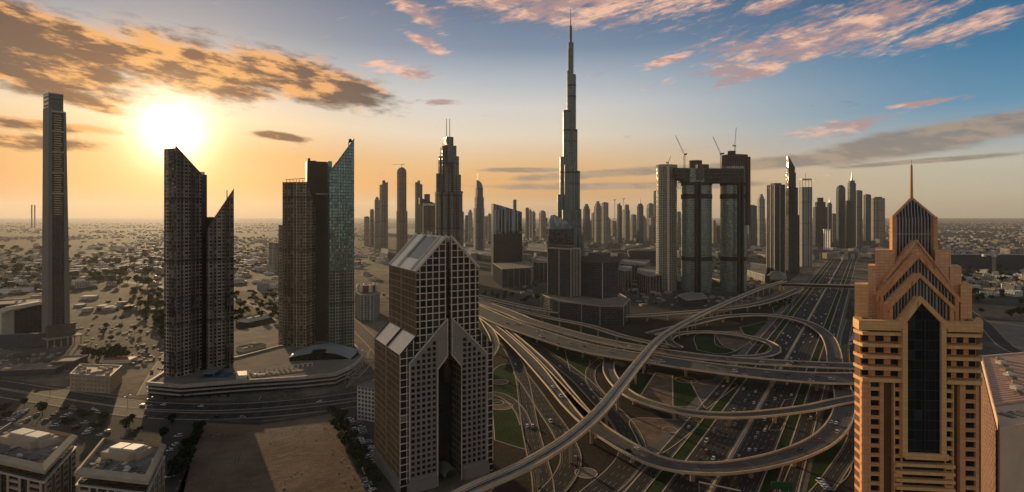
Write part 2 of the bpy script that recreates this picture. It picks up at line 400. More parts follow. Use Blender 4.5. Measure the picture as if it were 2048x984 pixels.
def wallstrip(mb, path, o0, o1, z0, z1, m=0):
    strip(mb, path, o1, o0, z1, z1, m) if o0 > o1 else strip(mb, path, o0, o1, z1, z1, m)
    for o, fl in ((min(o0, o1), 0), (max(o0, o1), 1)):
        a = side(path, o)
        for i in range(len(a) - 1):
            q = [(a[i].x, a[i].y, a[i].z + z0), (a[i + 1].x, a[i + 1].y, a[i + 1].z + z0), (a[i + 1].x, a[i + 1].y, a[i + 1].z + z1), (a[i].x, a[i].y, a[i].z + z1)]
            mb.face(q if fl else q[::-1], m)
def road(pts, w, label, z=.12, kerb=True, name="road", lanes=True, step=8.0):
    path = crom([(*gp(x, y)[:2], z) for x, y in pts], step); mb = MB(); strip(mb, path, -w / 2, w / 2, 0, 0, 0)
    if kerb:
        for s in (-1, 1): wallstrip(mb, path, s * w / 2, s * (w / 2 + .9), -z, .14, 1)
    solo(name, mb, [rmat(w, lanes), CONC], label, "road", kind='structure'); return path
def flyover(pts, w, label, z, piers=38, para=1.1, name="flyover", thick=1.5, pw=1.6, zs=None, cat="flyover", lanes=True, deckmat=None):
    path = crom([gp(x, y, zs[i] if zs else z) for i, (x, y) in enumerate(pts)], 7.0)
    mid = path[len(path) // 2]; t = thing(name, label, cat, (mid.x, mid.y, 0))
    mb = MB(); strip(mb, path, -w / 2, w / 2, 0, 0, 0)
    part("roadway", mb, deckmat or rmat(w, lanes, 2.5), t)
    mb = MB()
    a = [w / 2 + .8, w / 2 + .5, w / 4, -w / 4, -w / 2 - .5, -w / 2 - .8]; zz = [-.05, -thick * .55, -thick, -thick, -thick * .55, -.05]
    for i in range(5): strip(mb, path, a[i], a[i + 1], zz[i], zz[i + 1], 0)
    part("deck", mb, CONC, t)
    for s in (-1, 1):
        mb = MB(); wallstrip(mb, path, s * w / 2, s * (w / 2 + .85), -.5, para, 0); part("parapet", mb, PARA, t)
    acc = piers * .5
    for i in range(1, len(path) - 1):
        acc += (path[i + 1] - path[i]).length
        if acc >= piers and path[i].z > 3.5:
            acc = 0; p = path[i]; d = path[i + 1] - path[i]; r = math.atan2(d.y, d.x)
            if abs(p.x) > 1500 or not (300 < p.y < 2500): continue
            mb = MB(); h = p.z - thick
            mb.prism(ell(p.x, p.y, pw, pw * .8, r, 10), 0, h - 1.4)
            mb.box(p.x, p.y, h - 1.4, 2.2, w * .55, 1.4, r, bottom=True); part("pier", mb, CONC, t)
    return path

# interchange ground
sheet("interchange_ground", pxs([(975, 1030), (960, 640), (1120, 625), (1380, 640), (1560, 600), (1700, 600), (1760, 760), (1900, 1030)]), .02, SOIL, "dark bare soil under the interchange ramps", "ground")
def lawns(defs, mat, label, cat, name, z, edge=True):
    for i, (pts, lb) in enumerate(defs):
        P = pxs(pts); mb = MB(); P = P if area2(P) > 0 else P[::-1]
        pp = crom([(*p, z) for p in P + P[:1]], 6)[:-1] if len(P) > 5 else [Vector((*p, z)) for p in P]
        mb.face([tuple(p) for p in pp], 0)
        if edge:
            q = pp + [pp[0], pp[1]]; wallstrip(mb, q[:-1], 0, .7, -z, .08, 1)
        solo(name, mb, [mat, PARA], lb, cat, kind='structure')
lawns([([(1345, 750), (1380, 765), (1408, 815), (1347, 812)], "green lawn strip between two brown planting beds"),
       ([(985, 745), (1030, 730), (1040, 790), (1050, 880), (1060, 900), (990, 880)], "green lawn beside the grid fronted tower"),
       ([(1262, 745), (1308, 748), (1280, 790), (1258, 780)], "small green lawn inside the middle ramp"),
       ([(1390, 672), (1425, 664), (1432, 690), (1470, 700), (1440, 708), (1395, 700)], "lawn crescent inside the ring ramp"),
       ([(1480, 655), (1545, 640), (1552, 660), (1530, 690), (1505, 690)], "lawn wedge beside the highway above the flyover"),
       ([(1570, 800), (1598, 795), (1560, 860), (1538, 860)], "narrow lawn beside the service road"),
       ([(1600, 905), (1660, 880), (1690, 860), (1700, 940), (1640, 984), (1560, 984)], "dark lawn inside the near loop ramp"),
       ([(1130, 700), (1180, 720), (1172, 760), (1140, 740)], "lawn patch beside the long ground ramp"),
       ([(1545, 615), (1590, 595), (1582, 618), (1550, 628)], "lawn triangle below the footbridge")], LAWN, "", "lawn", "lawn", .06)
lawns([([(1312, 745), (1345, 750), (1345, 812), (1320, 808), (1280, 795)], "brown planting bed inside the middle ramp"),
       ([(1383, 762), (1450, 758), (1475, 770), (1412, 818), (1395, 790)], "brown planting bed beside the highway ramp"),
       ([(1265, 838), (1375, 842), (1395, 850), (1325, 905), (1290, 900), (1275, 880)], "wide brown planting bed inside the near loop"),
       ([(1425, 664), (1480, 662), (1505, 680), (1470, 703), (1445, 690)], "brown planting bed inside the ring ramp")], BEDS, "", "planting bed", "planting_bed", .07)
def disc(px, py, rx, mat, label, cat, z=.09, name="planting_circle"):
    x, y, _ = gp(px, py); r = rx / F * y; mb = MB(); P = ell(x, y, r, r * 1.0, 0, 32)
    mb.face([(a, b, z) for a, b in P], 0); wallstrip(mb, [Vector((*p, z)) for p in P + P[:2]], 0, .7, -z, .1, 1)
    solo(name, mb, [mat, PARA], label, cat, kind='structure')
disc(1172, 946, 21, PAVE, "round sandy bed below the rail viaduct", "planting bed")
disc(1003, 812, 22, BEDS, "lower of two overlapping circular beds on the lawn", "planting bed")
disc(993, 805, 14, LAWN, "upper of two overlapping circular beds on the lawn", "planting bed", .13)
disc(1000, 764, 16, BEDS, "small round bed highest on the lawn by the grid tower", "planting bed")
disc(1340, 860, 14, BEDS, "ring edged circular bed beside the highway", "planting bed", .12)
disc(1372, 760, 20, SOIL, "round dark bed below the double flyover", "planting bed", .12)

# highway and its service roads
def hx(Y): return 145 + .647 * (Y - 369) + (.00000 if Y < 1800 else .0000105 * (Y - 1800) ** 2)
hy = [250, 369, 530, 700, 950, 1200, 1600, 2000, 2600, 3400, 4600, 6500]
def along(name, off, w, label, z=.12, lanes=True, y0=0):
    path = crom([(hx(Y) + off * 1.19, Y, z) for Y in hy if Y >= y0], 12); mb = MB(); strip(mb, path, -w / 2, w / 2, 0, 0, 0)
    for s in (-1, 1): wallstrip(mb, path, s * w / 2, s * (w / 2 + .8), -z, .16, 1)
    solo(name, mb, [rmat(w, lanes), PARA], label, "road", kind='structure'); return path
mb = MB(); path = crom([(hx(Y), Y, .08) for Y in hy], 12); strip(mb, path, -52, 48, 0, 0, 0)
solo("verge", mb, CONCD, "dull verge under the wide highway and its service roads", "verge", kind='structure')
along("highway", -12.6, 22, "wide left carriageway of the straight highway")
along("highway", 12.6, 22, "wide right carriageway of the straight highway")
along("service_road", -38, 9, "service road along the far left edge of the highway")
along("service_road", 38, 11, "service road along the right edge of the highway")
mb = MB(); wallstrip(mb, path, -.5, .5, 0, 1.0, 0)
solo("median_barrier", mb, PARA, "long pale concrete barrier between the highway carriageways", "barrier")
mb = MB(); strip(mb, [p + Vector((0, 0, .06)) for p in path], 24, 31, 0, 0, 0); strip(mb, [p + Vector((0, 0, .06)) for p in path], -33, -25, 0, 0, 0)
solo("verge_grass", mb, LAWN, "strips of grass between the highway and its service roads", "grass", kind='stuff')

# ground level ramps
road([(980, 652), (1030, 676), (1089, 706), (1154, 754), (1201, 801), (1240, 840), (1263, 880), (1262, 915), (1236, 950), (1190, 990), (1130, 1040)], 17, "broad grey ramp curving under the rail viaduct to the dark underpass")
road([(975, 645), (1005, 680), (1030, 718), (1044, 756), (1051, 797), (1060, 853), (1072, 905), (1085, 960), (1090, 1040)], 12, "straight ramp running down between the lawn and the planted wedge", .14)
road([(1040, 745), (1065, 780), (1092, 820), (1124, 868), (1142, 915), (1128, 955), (1098, 990), (1060, 1040)], 13, "curved ramp bending back below the rail viaduct", .16)
road([(980, 786), (1000, 790), (1020, 800), (1040, 822), (1052, 850)], 8, "short link road crossing the lawn by the grid tower", .18)
road([(1206, 716), (1183, 738), (1183, 765), (1205, 793), (1222, 812)], 9, "narrow inner ramp coming out from under the double flyover", .18)
road([(1400, 690), (1240, 935), (1180, 1000)], 9, "slip road sliding under the near loop toward the bottom edge", .10) if False else None
road([(1700, 640), (1690, 680), (1690, 730), (1700, 800), (1712, 870), (1668, 950), (1620, 1010)], 9, "frontage road passing beside the orange tower", .18)

# flyovers
ZM = 12.0
flyover([(940, 596), (1020, 626), (1068, 645), (1200, 681), (1372, 710), (1523, 724), (1716, 733), (1850, 735)], 20, "upper carriageway of the long double flyover across the interchange", ZM)
flyover([(940, 612), (1000, 640), (1068, 665), (1175, 697), (1340, 724), (1470, 742), (1614, 755), (1716, 757), (1850, 757)], 33, "lower wider carriageway of the long double flyover", ZM)
flyover([(940, 588), (1020, 607), (1100, 622), (1175, 630), (1260, 632), (1330, 628), (1424, 620), (1500, 611), (1555, 597), (1600, 578)], 13, "farthest flyover passing in front of the dark office blocks", 10)
flyover([(940, 594), (1010, 614), (1090, 634), (1175, 651), (1240, 671), (1290, 683), (1340, 693)], 9, "slim ramp dropping onto the double flyover from the far side", 11.0, zs=[10, 10, 10.5, 11, 11.6, 12.2, 12.4])
LOOPZ = [8, 8, 8, 7, 6, 5.4, 5, 5.2, 6, 7, 8, 8, 8, 8, 8, 8, 8, 8, 8, 8, 8, 8, 8]
flyover([(1300, 668), (1390, 646), (1459, 632), (1545, 631), (1610, 644), (1650, 668), (1666, 698), (1672, 740), (1688, 790), (1684, 835), (1652, 876), (1588, 908), (1502, 930), (1415, 938), (1329, 928), (1265, 901), (1193, 855), (1145, 812), (1102, 763), (1046, 703), (994, 655), (964, 632), (930, 612)],
        14, "great loop ramp sweeping around the near side of the interchange", 8, zs=LOOPZ)
flyover([(1740, 792), (1680, 803), (1610, 818), (1502, 830), (1415, 830), (1329, 816), (1268, 794), (1236, 770), (1219, 745), (1218, 724), (1228, 706), (1255, 690)], 10.5, "middle ramp curving inside the great loop", 7, zs=[8, 8, 8, 8, 7.5, 7, 6.5, 6, 5.5, 5, 4.8, 4.6])
flyover([(955, 628), (1000, 652), (1040, 683), (1089, 728), (1130, 778), (1160, 815), (1180, 838)], 9, "merging ramp running alongside the great loop on its right", 8)
c0 = gp(1441, 687, 4); R0 = 62
ring = [(c0[0] + R0 * 1.0 * math.cos(t), c0[1] + R0 * 1.08 * math.sin(t)) for t in [math.radians(k) for k in range(-100, 215, 15)]]
def topx(x, y, z): return (CX + F * x / y, CY + F * (H - z) / y)
flyover([topx(x, y, 4.2) for x, y in ring], 9.5, "round ring ramp curled around a lawn behind the double flyover", 4.2)
flyover([(955, 618), (972, 648), (986, 672), (990, 692), (980, 712)], 9, "short curl of ramp hugging the right side of the grid tower", 6)

# rail viaduct
rail = plain("track_bed", (.72, .60, .47), .8, var=.2)
METRO = flyover([(800, 1050), (900, 1002), (960, 972), (1046, 934), (1132, 882), (1197, 826), (1240, 774), (1284, 718), (1328, 671), (1394, 633), (1459, 603), (1527, 575), (1570, 562)],
        8.6, "pale rail viaduct on columns sweeping across the whole interchange", 17, piers=34, para=1.3, name="rail_viaduct", thick=2.2, pw=1.3, cat="viaduct", deckmat=rail)
mb = MB()
for o in (-2.6, -1.2, 1.2, 2.6): wallstrip(mb, METRO, o, o + .25, .05, .3)
wallstrip(mb, METRO, -.35, .35, .0, .55)
vt = [o for o in COL.objects if o.name == "rail_viaduct"][0]
part("track", mb, CONCD, vt)

# boulevard on the left
BLV = [(-120, 752), (0, 776), (100, 792), (211, 809), (300, 819), (420, 823), (520, 819), (620, 810), (720, 797), (800, 786)]
road([(x, y - 8 if x > -50 else y) for x, y in BLV], 15, "far carriageway of the curved boulevard below the twin tower podium", name="boulevard")
road([(x, y + 10) for x, y in BLV], 14, "near carriageway of the curved boulevard beside the car park", name="boulevard")
sheet("paved_apron", pxs([(-130, 735), (60, 765), (300, 800), (560, 802), (760, 770), (760, 830), (560, 855), (300, 850), (0, 815), (-130, 790)]), .03, LOT, "pale paved strip bordering the curved boulevard", "pavement")
sheet("car_park", pxs([(-150, 792), (0, 804), (200, 834), (330, 845), (400, 845), (350, 1060), (-200, 1060)]), .05, LOT, "worn grey car park behind the two hotel blocks", "car park")
sheet("dirt_lot", pxs([(405, 846), (520, 850), (660, 826), (700, 880), (740, 990), (760, 1060), (330, 1060)]), .05, DIRT, "empty brown dirt lot in front of the boulevard", "dirt lot")
sheet("car_park", pxs([(664, 824), (745, 800), (800, 1060), (762, 1060)]), .07, LOT, "narrow car park squeezed along the grid fronted tower", "car park")
road([(690, 632), (720, 660), (760, 700), (800, 745)], 18, "grey road leading away behind the grid fronted tower", .13)
road([(340, 700), (310, 745), (285, 790)], 8, "lane along the left end of the twin tower podium", .11)
road([(150, 540), (230, 560), (330, 575), (480, 600), (560, 640)], 12, "distant road crossing the sand behind the twin towers", .1)
sheet("sand_yard", pxs([(150, 600), (250, 595), (330, 690), (320, 730), (190, 725), (160, 690)]), .045, SITE, "bare sandy yard beside the tallest left tower", "sand")
sheet("scrub_field", pxs([(250, 585), (470, 580), (560, 590), (560, 645), (480, 660), (330, 680), (270, 640)]), .03, SCRUB, "dark scrub field behind the twin towers", "scrub")
sheet("suburb_ground", pxs([(-300, 446), (780, 446), (730, 520), (640, 560), (470, 575), (330, 600), (250, 600), (-300, 590)]), .025, SUBURB, "dark built-up suburb ground stretching to the left horizon", "ground")
sheet("scrub_field", pxs([(-100, 470), (330, 478), (330, 560), (100, 590), (-100, 590)]), .03, SCRUB, "wide dark green belt among the low suburb", "scrub")
sheet("city_ground", pxs([(940, 622), (1340, 640), (1540, 590), (1690, 480), (1760, 447), (700, 447), (690, 500), (930, 560)]), .04, CITY, "dark built-up ground behind the interchange", "ground")
sheet("city_ground", pxs([(1720, 640), (1775, 447), (2600, 447), (2700, 800), (1900, 800), (1740, 700)]), .045, CITY, "dark built-up ground beyond the orange tower", "ground")
sheet("dirt_yard", pxs([(1960, 640), (2060, 645), (2150, 690), (2080, 740), (1990, 690)]), .09, PAVE, "pale bare yard beyond the ribbed roof building", "dirt")
road([(1900, 600), (1960, 640), (2010, 690), (2080, 722), (2200, 760)], 15, "dark road curving away right of the orange tower", .15)


# ------------------------------------------------------------------ buildings
def loft(mb, P0, z0, P1, z1, m=0, mt=None):
    if area2(P0) < 0: P0, P1 = P0[::-1], P1[::-1]
    n = len(P0); u = 0
    for i in range(n):
        j = (i + 1) % n; L = math.dist(P0[i], P0[j])
        mb.face([(*P0[i], z0), (*P0[j], z0), (*P1[j], z1), (*P1[i], z1)], m, [(u, z0), (u + L, z0), (u + L, z1), (u, z1)]); u += L
    mb.face([(*p, z1) for p in P1], m if mt is None else mt)
def clutter(mb, poly, z, n, seed=1, m=0, hi=3.0, smax=5.0, k=.8):
    """vents and cabinets standing on a flat roof"""
    r = random.Random(seed); xs = [p[0] for p in poly]; c = centre(poly)
    a, b, d = Vector(poly[0]), Vector(poly[1]) - Vector(poly[0]), Vector(poly[-1]) - Vector(poly[0])
    rot = math.atan2(b.y, b.x)
    for _ in range(n):
        s, t = r.uniform(.5 - k / 2, .5 + k / 2), r.uniform(.5 - k / 2, .5 + k / 2); p = a + b * s + d * t
        mb.box(p.x, p.y, z, r.uniform(1.2, smax), r.uniform(1.2, smax * .7), r.uniform(.6, hi), rot, m)
def parapet(mb, poly, z0, z1, t=.6, m=0):
    if area2(poly) < 0: poly = poly[::-1]
    q = [Vector((*p, 0)) for p in poly]; c = Vector((*centre(poly), 0)); n = len(q)
    inn = [p + (c - p).normalized() * t * 1.4 for p in q]
    for i in range(n):
        j = (i + 1) % n
        mb.prism([q[i][:2], q[j][:2], inn[j][:2], inn[i][:2]], z0, z1, m)

# --- tall tapered tower at the far left
F_IDX = facade("dark_recess_glass", (.05, .047, .045), (.018, .020, .024), 3.2, 3.6, .12, .2, vary=.5)
P_STONE = plain("grey_stone_fin", (.17, .165, .15), .6, var=.15, scale=.03)
F_CAP = facade("louvred_cap", (.14, .16, .16), (.05, .065, .07), 9, 5.5, .02, .35, vary=.3)
ft = foot(83, 95, 141, 690, 14); fr = Fr(ft[0], ft[1]); D = math.dist(ft[0], ft[3]); W = fr.w
t = thing("tapered_tower", "very tall tapered grey tower with a recessed ladder of slats, far left", "tower", ft[0])
zt, zc = zp(186, 690), zp(220, 690)
def uL(z): return .05 * W * z / zt
def uR(z): return W * (1 - .21 * z / zt)
def quad(u0, u1, v0, v1): return [fr(u0, v0), fr(u1, v0), fr(u1, v1), fr(u0, v1)]
mb = MB(); loft(mb, quad(0, W * .20, 0, D), 0, quad(uL(zt), W * .20, 0, D * .95), zc + 4); part("stone_fin", mb, P_STONE, t)
mb = MB(); loft(mb, quad(W * .74, W, 0, D), 0, quad(W * .70, uR(zc), 0, D * .95), zc); part("stone_fin", mb, P_STONE, t)
zg = zp(430, 690)
mb = MB(); mb.fbox(fr, W * .20, W * .72, 2.0, D * .9, 0, zc - 1); part("recessed_front", mb, F_IDX, t)
mb = MB()
for k in range(2): mb.fbox(fr, W * (.36 + .2 * k), W * (.37 + .2 * k), 1.0, 2.1, 8, zg - 6)
part("mullion", mb, P_STONE, t)
mb = MB(); n = 44
for i in range(n):
    z = zg + (zc - 6 - zg) * i / (n - 1)
    big = i in (9, 18, 27, 36)
    mb.fbox(fr, W * (.22 if big else .29), W * (.71 if big else .61 + .03 * math.sin(i * 1.7)), .1 if big else .4, 2.0, z, z + (2.0 if big else 1.2))
part("slats", mb, plain("slat_gold", (.46, .35, .20), .55, var=.25), t)
mb = MB(); mb.fbox(fr, W * .05, W * .69, .5, D * .9, zc - 1, zt, 0); part("louvred_cap", mb, F_CAP, t)
mb = MB(); mb.fbox(fr, W * .04, W * .70, .2, D * .92, zt, zt + 1.2); mb.fbox(fr, W * .17, W * .75, -.4, .6, zc - 1.6, zc + .4); part("top_rim", mb, STEEL, t)
mb = MB(); mb.fbox(fr, -2, W + 3, -9, 0, 12, 26); mb.fbox(fr, -3, W + 4, -10, -9.6, 25.6, 27); part("podium_block", mb, plain("brown_podium", (.11, .085, .062), .85), t)
mb = MB(); mb.fbox(fr, -5, W + 9, -15, 2, 10, 11.5)
for i in range(6):
    mb.fbox(fr, -4 + i * (W + 12) / 5.2, -3 + i * (W + 12) / 5.2, -14.5, -13.5, 0, 10)
part("entrance_deck", mb, CONC, t)

# --- slanted twin towers
F_TW = facade("speckled_glazing", (.30, .25, .19), (.010, .009, .008), 3.8, 3.5, .36, .36, tilt=.2, vary=.8, blinds=.15, colvar=.75)
F_TWS = facade("speckled_side_glazing", (.13, .11, .09), (.03, .027, .024), 2.8, 3.5, .28, .30, tilt=.10, vary=.6)
DSLAB = facade("dark_slab_cladding", (.035, .030, .026), (.016, .014, .013), 6, 3.6, .04, .08, groug=.35, vary=.4)
def slope(fr_, px_a, py_a, px_b, py_b, v=0):
    ua, ub = fr_.u(px_a, v), fr_.u(px_b, v); za, zb = zp(py_a, fr_.Y(ua, v)), zp(py_b, fr_.Y(ub, v))
    def f(x, y):
        u = (Vector((x, y)) - fr_.A).dot(fr_.R); return za + (zb - za) * (u - ua) / (ub - ua)
    return f
def slant(name, label, front, Y, g, ya, yb, mats, fins=9, pole=None, depth=None):
    ft = foot(*front, Y, g, depth); fr = Fr(ft[0], ft[1]); s = slope(fr, front[1], ya, front[2], yb)
    t = thing(name, label, "tower", ft[0])
    mb = MB(); mb.prism(ft, 0, s, 0, 1); part("glazed_shaft", mb, mats, t)
    mb = MB()
    for i in range(fins + 1):
        u = fr.w * i / fins; x, y = fr(u, 0); z1 = s(x, y)
        mb.prism([fr(u - .22, -.55), fr(u + .22, -.55), fr(u + .22, .05), fr(u - .22, .05)], 16, z1 + .6)
    mb.prism([fr(-.3, -.5), fr(fr.w + .3, -.5), fr(fr.w + .3, .8), fr(-.3, .8)], lambda x, y: s(x, y) + .02, lambda x, y: s(x, y) + 2.0, bottom=True)
    part("vertical_fins", mb, plain("bronze_fin", (.12, .10, .08), .5, .4), t)
    return t, fr, s, ft
t, fr, s, ft = slant("slanted_tower", "tall dark speckled tower with sharply slanted top below the sun", (328, 352, 403), 520, 34, 296, 352, [F_TW, DARK], 9)
fb = foot(392, 398, 414, 545, 12, 14); mb = MB(); mb.prism(fb, 0, zp(349, 545), 0); part("rear_slab", mb, DSLAB, t)
mb = MB(); fb2 = inset(fb, .6); mb.prism(fb2, zp(349, 545), zp(343, 545)); part("roof_box", mb, WHITE, t)
t, fr, s, ft = slant("slanted_tower", "shorter dark speckled tower whose pointed top rises to the right", (413, 416, 467), 540, 12, 458, 382, [F_TW, DARK], 8, depth=26)
mb = MB(); x, y = fr(fr.u(454, 6), 6); mb.tube([(x, y, s(x, y) - 3), (x, y, zp(379, 545))], .45, 6); part("mast", mb, DARK, t)
fb = foot(399, 402, 431, 556, 8, 18); mb = MB(); mb.prism(fb, 0, zp(434, 556)); part("dark_link", mb, DSLAB, t)

# second slanted pair, behind the domed hall
Y2 = 640
ft = foot(566, 613, 632, Y2, 62); fr = Fr(ft[0], ft[1])
t = thing("speckled_tower", "brown speckled flat topped tower with chamfered right shoulder and lower left wing", "tower", ft[0])
F_TW2 = facade("brown_speckled_glazing", (.30, .24, .165), (.014, .012, .010), 3.8, 3.6, .34, .30, tilt=.18, vary=.8, blinds=.15, colvar=.65)
ztop, zsh = zp(364, Y2), zp(418, Y2)
def ss(x, y):
    u = (Vector((x, y)) - fr.A).dot(fr.R); return ztop - (ztop - zsh) * max(0, u) / fr.w
mb = MB(); mb.prism(ft, 0, ss, 0, 1); part("glazed_shaft", mb, [F_TW2, DARK], t)
mb = MB(); a, b = Vector(ft[3]), Vector(ft[0])
for i in range(7):
    p = a.lerp(b, i / 6); mb.box(p.x, p.y, 14, .8, .8, ztop - 13.5, 0)
for k in range(6):
    p = a.lerp(b, .15 + k * .14); mb.box(p.x, p.y, ztop, .4, .4, 3.0)
mb.bar((*a.lerp(b, .1), ztop + 3), (*a.lerp(b, .95), ztop + 4.2), .5)
part("fins_and_rail", mb, plain("bronze_fin", (.12, .10, .08), .5, .4), t)
fw = foot(557, 566, 575, Y2 + 26, 40); mb = MB(); mb.prism(fw, 0, zp(450, Y2 + 26)); part("lower_wing", mb, F_TW2, t)
fd = foot(611, 614, 662, Y2 + 22, 6, 24); fr = Fr(fd[0], fd[1])
t2 = thing("core_tower", "plain dark brown windowless tower between the speckled and teal towers", "tower", fd[0])
mb = MB(); mb.prism(fd, 0, zp(322, Y2 + 22)); part("shaft", mb, plain("dark_brown_cladding", (.040, .030, .022), .55, var=.2, scale=.05), t2)
mb = MB(); mb.fbox(fr, fr.w * .36, fr.w, -.5, 0, zp(389, Y2 + 22), zp(386, Y2 + 22)); part("ledge", mb, CONC, t2)
mb = MB(); p = fr(3, 6); mb.box(*p, zp(322, Y2 + 22), 2.5, 2, 4); p = fr(8, 6); mb.box(*p, zp(322, Y2 + 22), 6, 2, 1.2); part("roof_box", mb, DARK, t2)
F_TEAL = facade("teal_glazing", (.16, .19, .18), (.135, .235, .225), 2.0, 3.6, .10, .16, groug=.14, gmetal=.6, tilt=.05, vary=.5, wmetal=.4)
F_TEALL = facade("pale_lattice_glazing", (.27, .26, .21), (.020, .034, .032), 3.2, 3.6, .26, .28, tilt=.12, vary=.7, colvar=.5)
ft = foot(656, 659, 708, Y2 - 10, 10, 30); fr = Fr(ft[0], ft[1]); s = slope(fr, 659, 347, 708, 281)
t3 = thing("teal_tower", "teal glass tower whose slanted top rises to a sharp right corner", "tower", ft[0])
zs_ = zp(540, Y2)
mb = MB(); mb.prism(ft, zs_, s, 0, 1); part("upper_glazing", mb, [F_TEAL, DARK], t3)
mb = MB(); mb.prism(ft, 0, zs_); part("lower_lattice", mb, F_TEALL, t3)
mb = MB()
for i in range(10):
    u = fr.w * i / 9; x, y = fr(u, 0); mb.prism([fr(u - .15, -.4), fr(u + .15, -.4), fr(u + .15, .05), fr(u - .15, .05)], 20, s(x, y) + .3)
mb.prism([fr(-.3, -.6), fr(fr.w + .3, -.6), fr(fr.w + .3, 3), fr(-.3, 3)], lambda x, y: s(x, y) + .05, lambda x, y: s(x, y) + 2.2, bottom=True)
part("fins_and_rim", mb, plain("grey_green_fin", (.15, .17, .155), .5, .4), t3)
mb = MB(); x, y = fr(fr.u(697, 4), 4); z = s(x, y); mb.tube([(x, y, z - 1), (x, y, z + 5)], .4, 6); mb.tube([(x, y, z + 5), (x + 1.5, y, z + 7.5), (x + 3.4, y, z + 8.6)], [.5, 2.0, 2.3], 8); part("roof_dish", mb, DARK, t3)
fb = foot(654, 656, 664, Y2 + 14, 10, 10); mb = MB(); mb.prism(fb, 0, zp(322, Y2 + 14)); part("glass_corner", mb, F_TEAL, t3)

# --- stepped podium of the four towers
PZ = 11.5
pod = [gp(x, y, PZ)[:2] for x, y in [(292, 766), (360, 772), (490, 762), (600, 755), (672, 748), (706, 733), (728, 713), (712, 690), (640, 684), (560, 692), (470, 715), (335, 738)]]
t = thing("tower_podium", "long layered podium with banded ledges under the four slanted towers", "podium", centre(pod))
mb = MB(); mb.prism(inset(pod, .985), 0, PZ - .4, 0, 1); part("glazed_levels", mb, [F_IDX, PAVE], t)
for z0, z1, k in ((PZ - 2.0, PZ + .9, 1.0), (6.2, 7.4, .998), (2.4, 3.6, .997)):
    mb = MB(); P = inset(pod, k)
    if z1 < PZ: mb.prism(P, z0, z1, bottom=True)
    else: parapet(mb, P, z0, z1, 2.0)
    part("ledge", mb, plain("podium_ledge", (.42, .36, .29), .75), t)
mb = MB(); parapet(mb, inset(pod, .965), PZ - .4, PZ + .5, .4); part("terrace_wall", mb, PAVE, t)
def onpod(px, py, z=PZ): return gp(px, py, z)[:2]
mb = MB(); mb.prism([onpod(398, 756), onpod(455, 754), onpod(472, 745), onpod(418, 746)], PZ - .3, PZ + .25); 
solo("swimming_pool", mb, plain("pool_water", (.05, .13, .17), .08, var=.15, spec=.6), "small blue swimming pool on the podium terrace", "pool")
mb = MB(); P = [onpod(402, 748, PZ + 3), onpod(428, 748, PZ + 3), onpod(452, 732, PZ + 3), onpod(425, 732, PZ + 3)]
mb.prism(P, PZ + 3, PZ + 3.6, bottom=True)
for p in inset(P, .8): mb.box(*p, PZ - .4, .5, .5, 3.5)
solo("pool_canopy", mb, GREYROOF, "grey flat canopy standing beside the swimming pool", "canopy")
mb = MB(); P = [onpod(472, 758), onpod(494, 757), onpod(494, 748), onpod(472, 749)]; mb.prism(P, PZ - .4, PZ + 3.2); solo("roof_cabin", mb, CREAM, "plain pale cabin on the podium edge by the pool", "cabin")
mb = MB()
for i in range(14):
    a = i / 13; p = onpod(500 + 125 * a, 745 - 14 * a); mb.box(*p, PZ - .4, 1.2, .6, 2.6)
p0, p1 = onpod(500, 744), onpod(626, 730); mb.bar((*p0, PZ + 2.3), (*p1, PZ + 2.3), .5)
solo("pergola", mb, CREAM, "row of pale posts forming a pergola along the podium terrace", "pergola")
for i, (px, py, lb) in enumerate([(515, 752, "white sunshade cluster left on the terrace beside the pergola"), (545, 749, "tan sunshade cluster in the middle of the terrace"), (590, 745, "long pale counter on the right of the terrace")]):
    mb = MB(); x, y = onpod(px, py); r = random.Random(i)
    for k in range(9): 
        xx, yy = x + r.uniform(-7, 7), y + r.uniform(-2, 2); mb.tube([(xx, yy, PZ - .4), (xx, yy, PZ + 2)], .1, 4); mb.prism(ell(xx, yy, 1.3, 1.3, 0, 8), PZ + 2, PZ + 2.2, bottom=True)
    solo("sunshades", mb, [CREAM, TANROOF, CONC][i], lb, "sunshades")
# curved shell hall
def shell(name, label, p_left, p_right, Y, dep, hgt, mat, z0):
    xl, xr = at(p_left, Y)[0], at(p_right, Y)[0]; t = thing(name, label, "hall", ((xl + xr) / 2, Y + dep / 2)); mb = MB(); nu, nv = 18, 8
    def pt(i, j, e=0):
        a = i / nu; b = j / nv; x = xl + (xr - xl) * a; taper = math.sin(math.pi * min(1, a * .62 + .38 * a ** 2 + .12)) ** .7
        y = Y + dep * b + 10 * a; z = z0 + (hgt + e) * taper * (math.sin(math.pi * (b * .86 + .14)) ** .6 if b < 1 else 0)
        return (x, y, max(z, z0))
    for i in range(nu):
        for j in range(nv):
            if 6 <= i <= 9 and j == 0: continue
            mb.face([pt(i, j), pt(i + 1, j), pt(i + 1, j + 1), pt(i, j + 1)])
    part("curved_roof", mb, mat, t)
    mb = MB()
    for i in range(nu):
        a, b = pt(i, 0), pt(i + 1, 0)
        mb.face([(a[0], a[1] + .8, z0 - .4), (b[0], b[1] + .8, z0 - .4), (b[0], b[1] + .8, max(b[2] - .3, z0)), (a[0], a[1] + .8, max(a[2] - .3, z0))])
    part("glazed_front", mb, BLACK, t); return t
Yh = onpod(640, 722)[1]
shell("domed_hall", "low hall under a smooth grey curved shell roof on the podium", 578, 702, Yh, 42, 13, plain("shell_roof", (.22, .235, .235), .45, var=.12, scale=.03), PZ - .4)
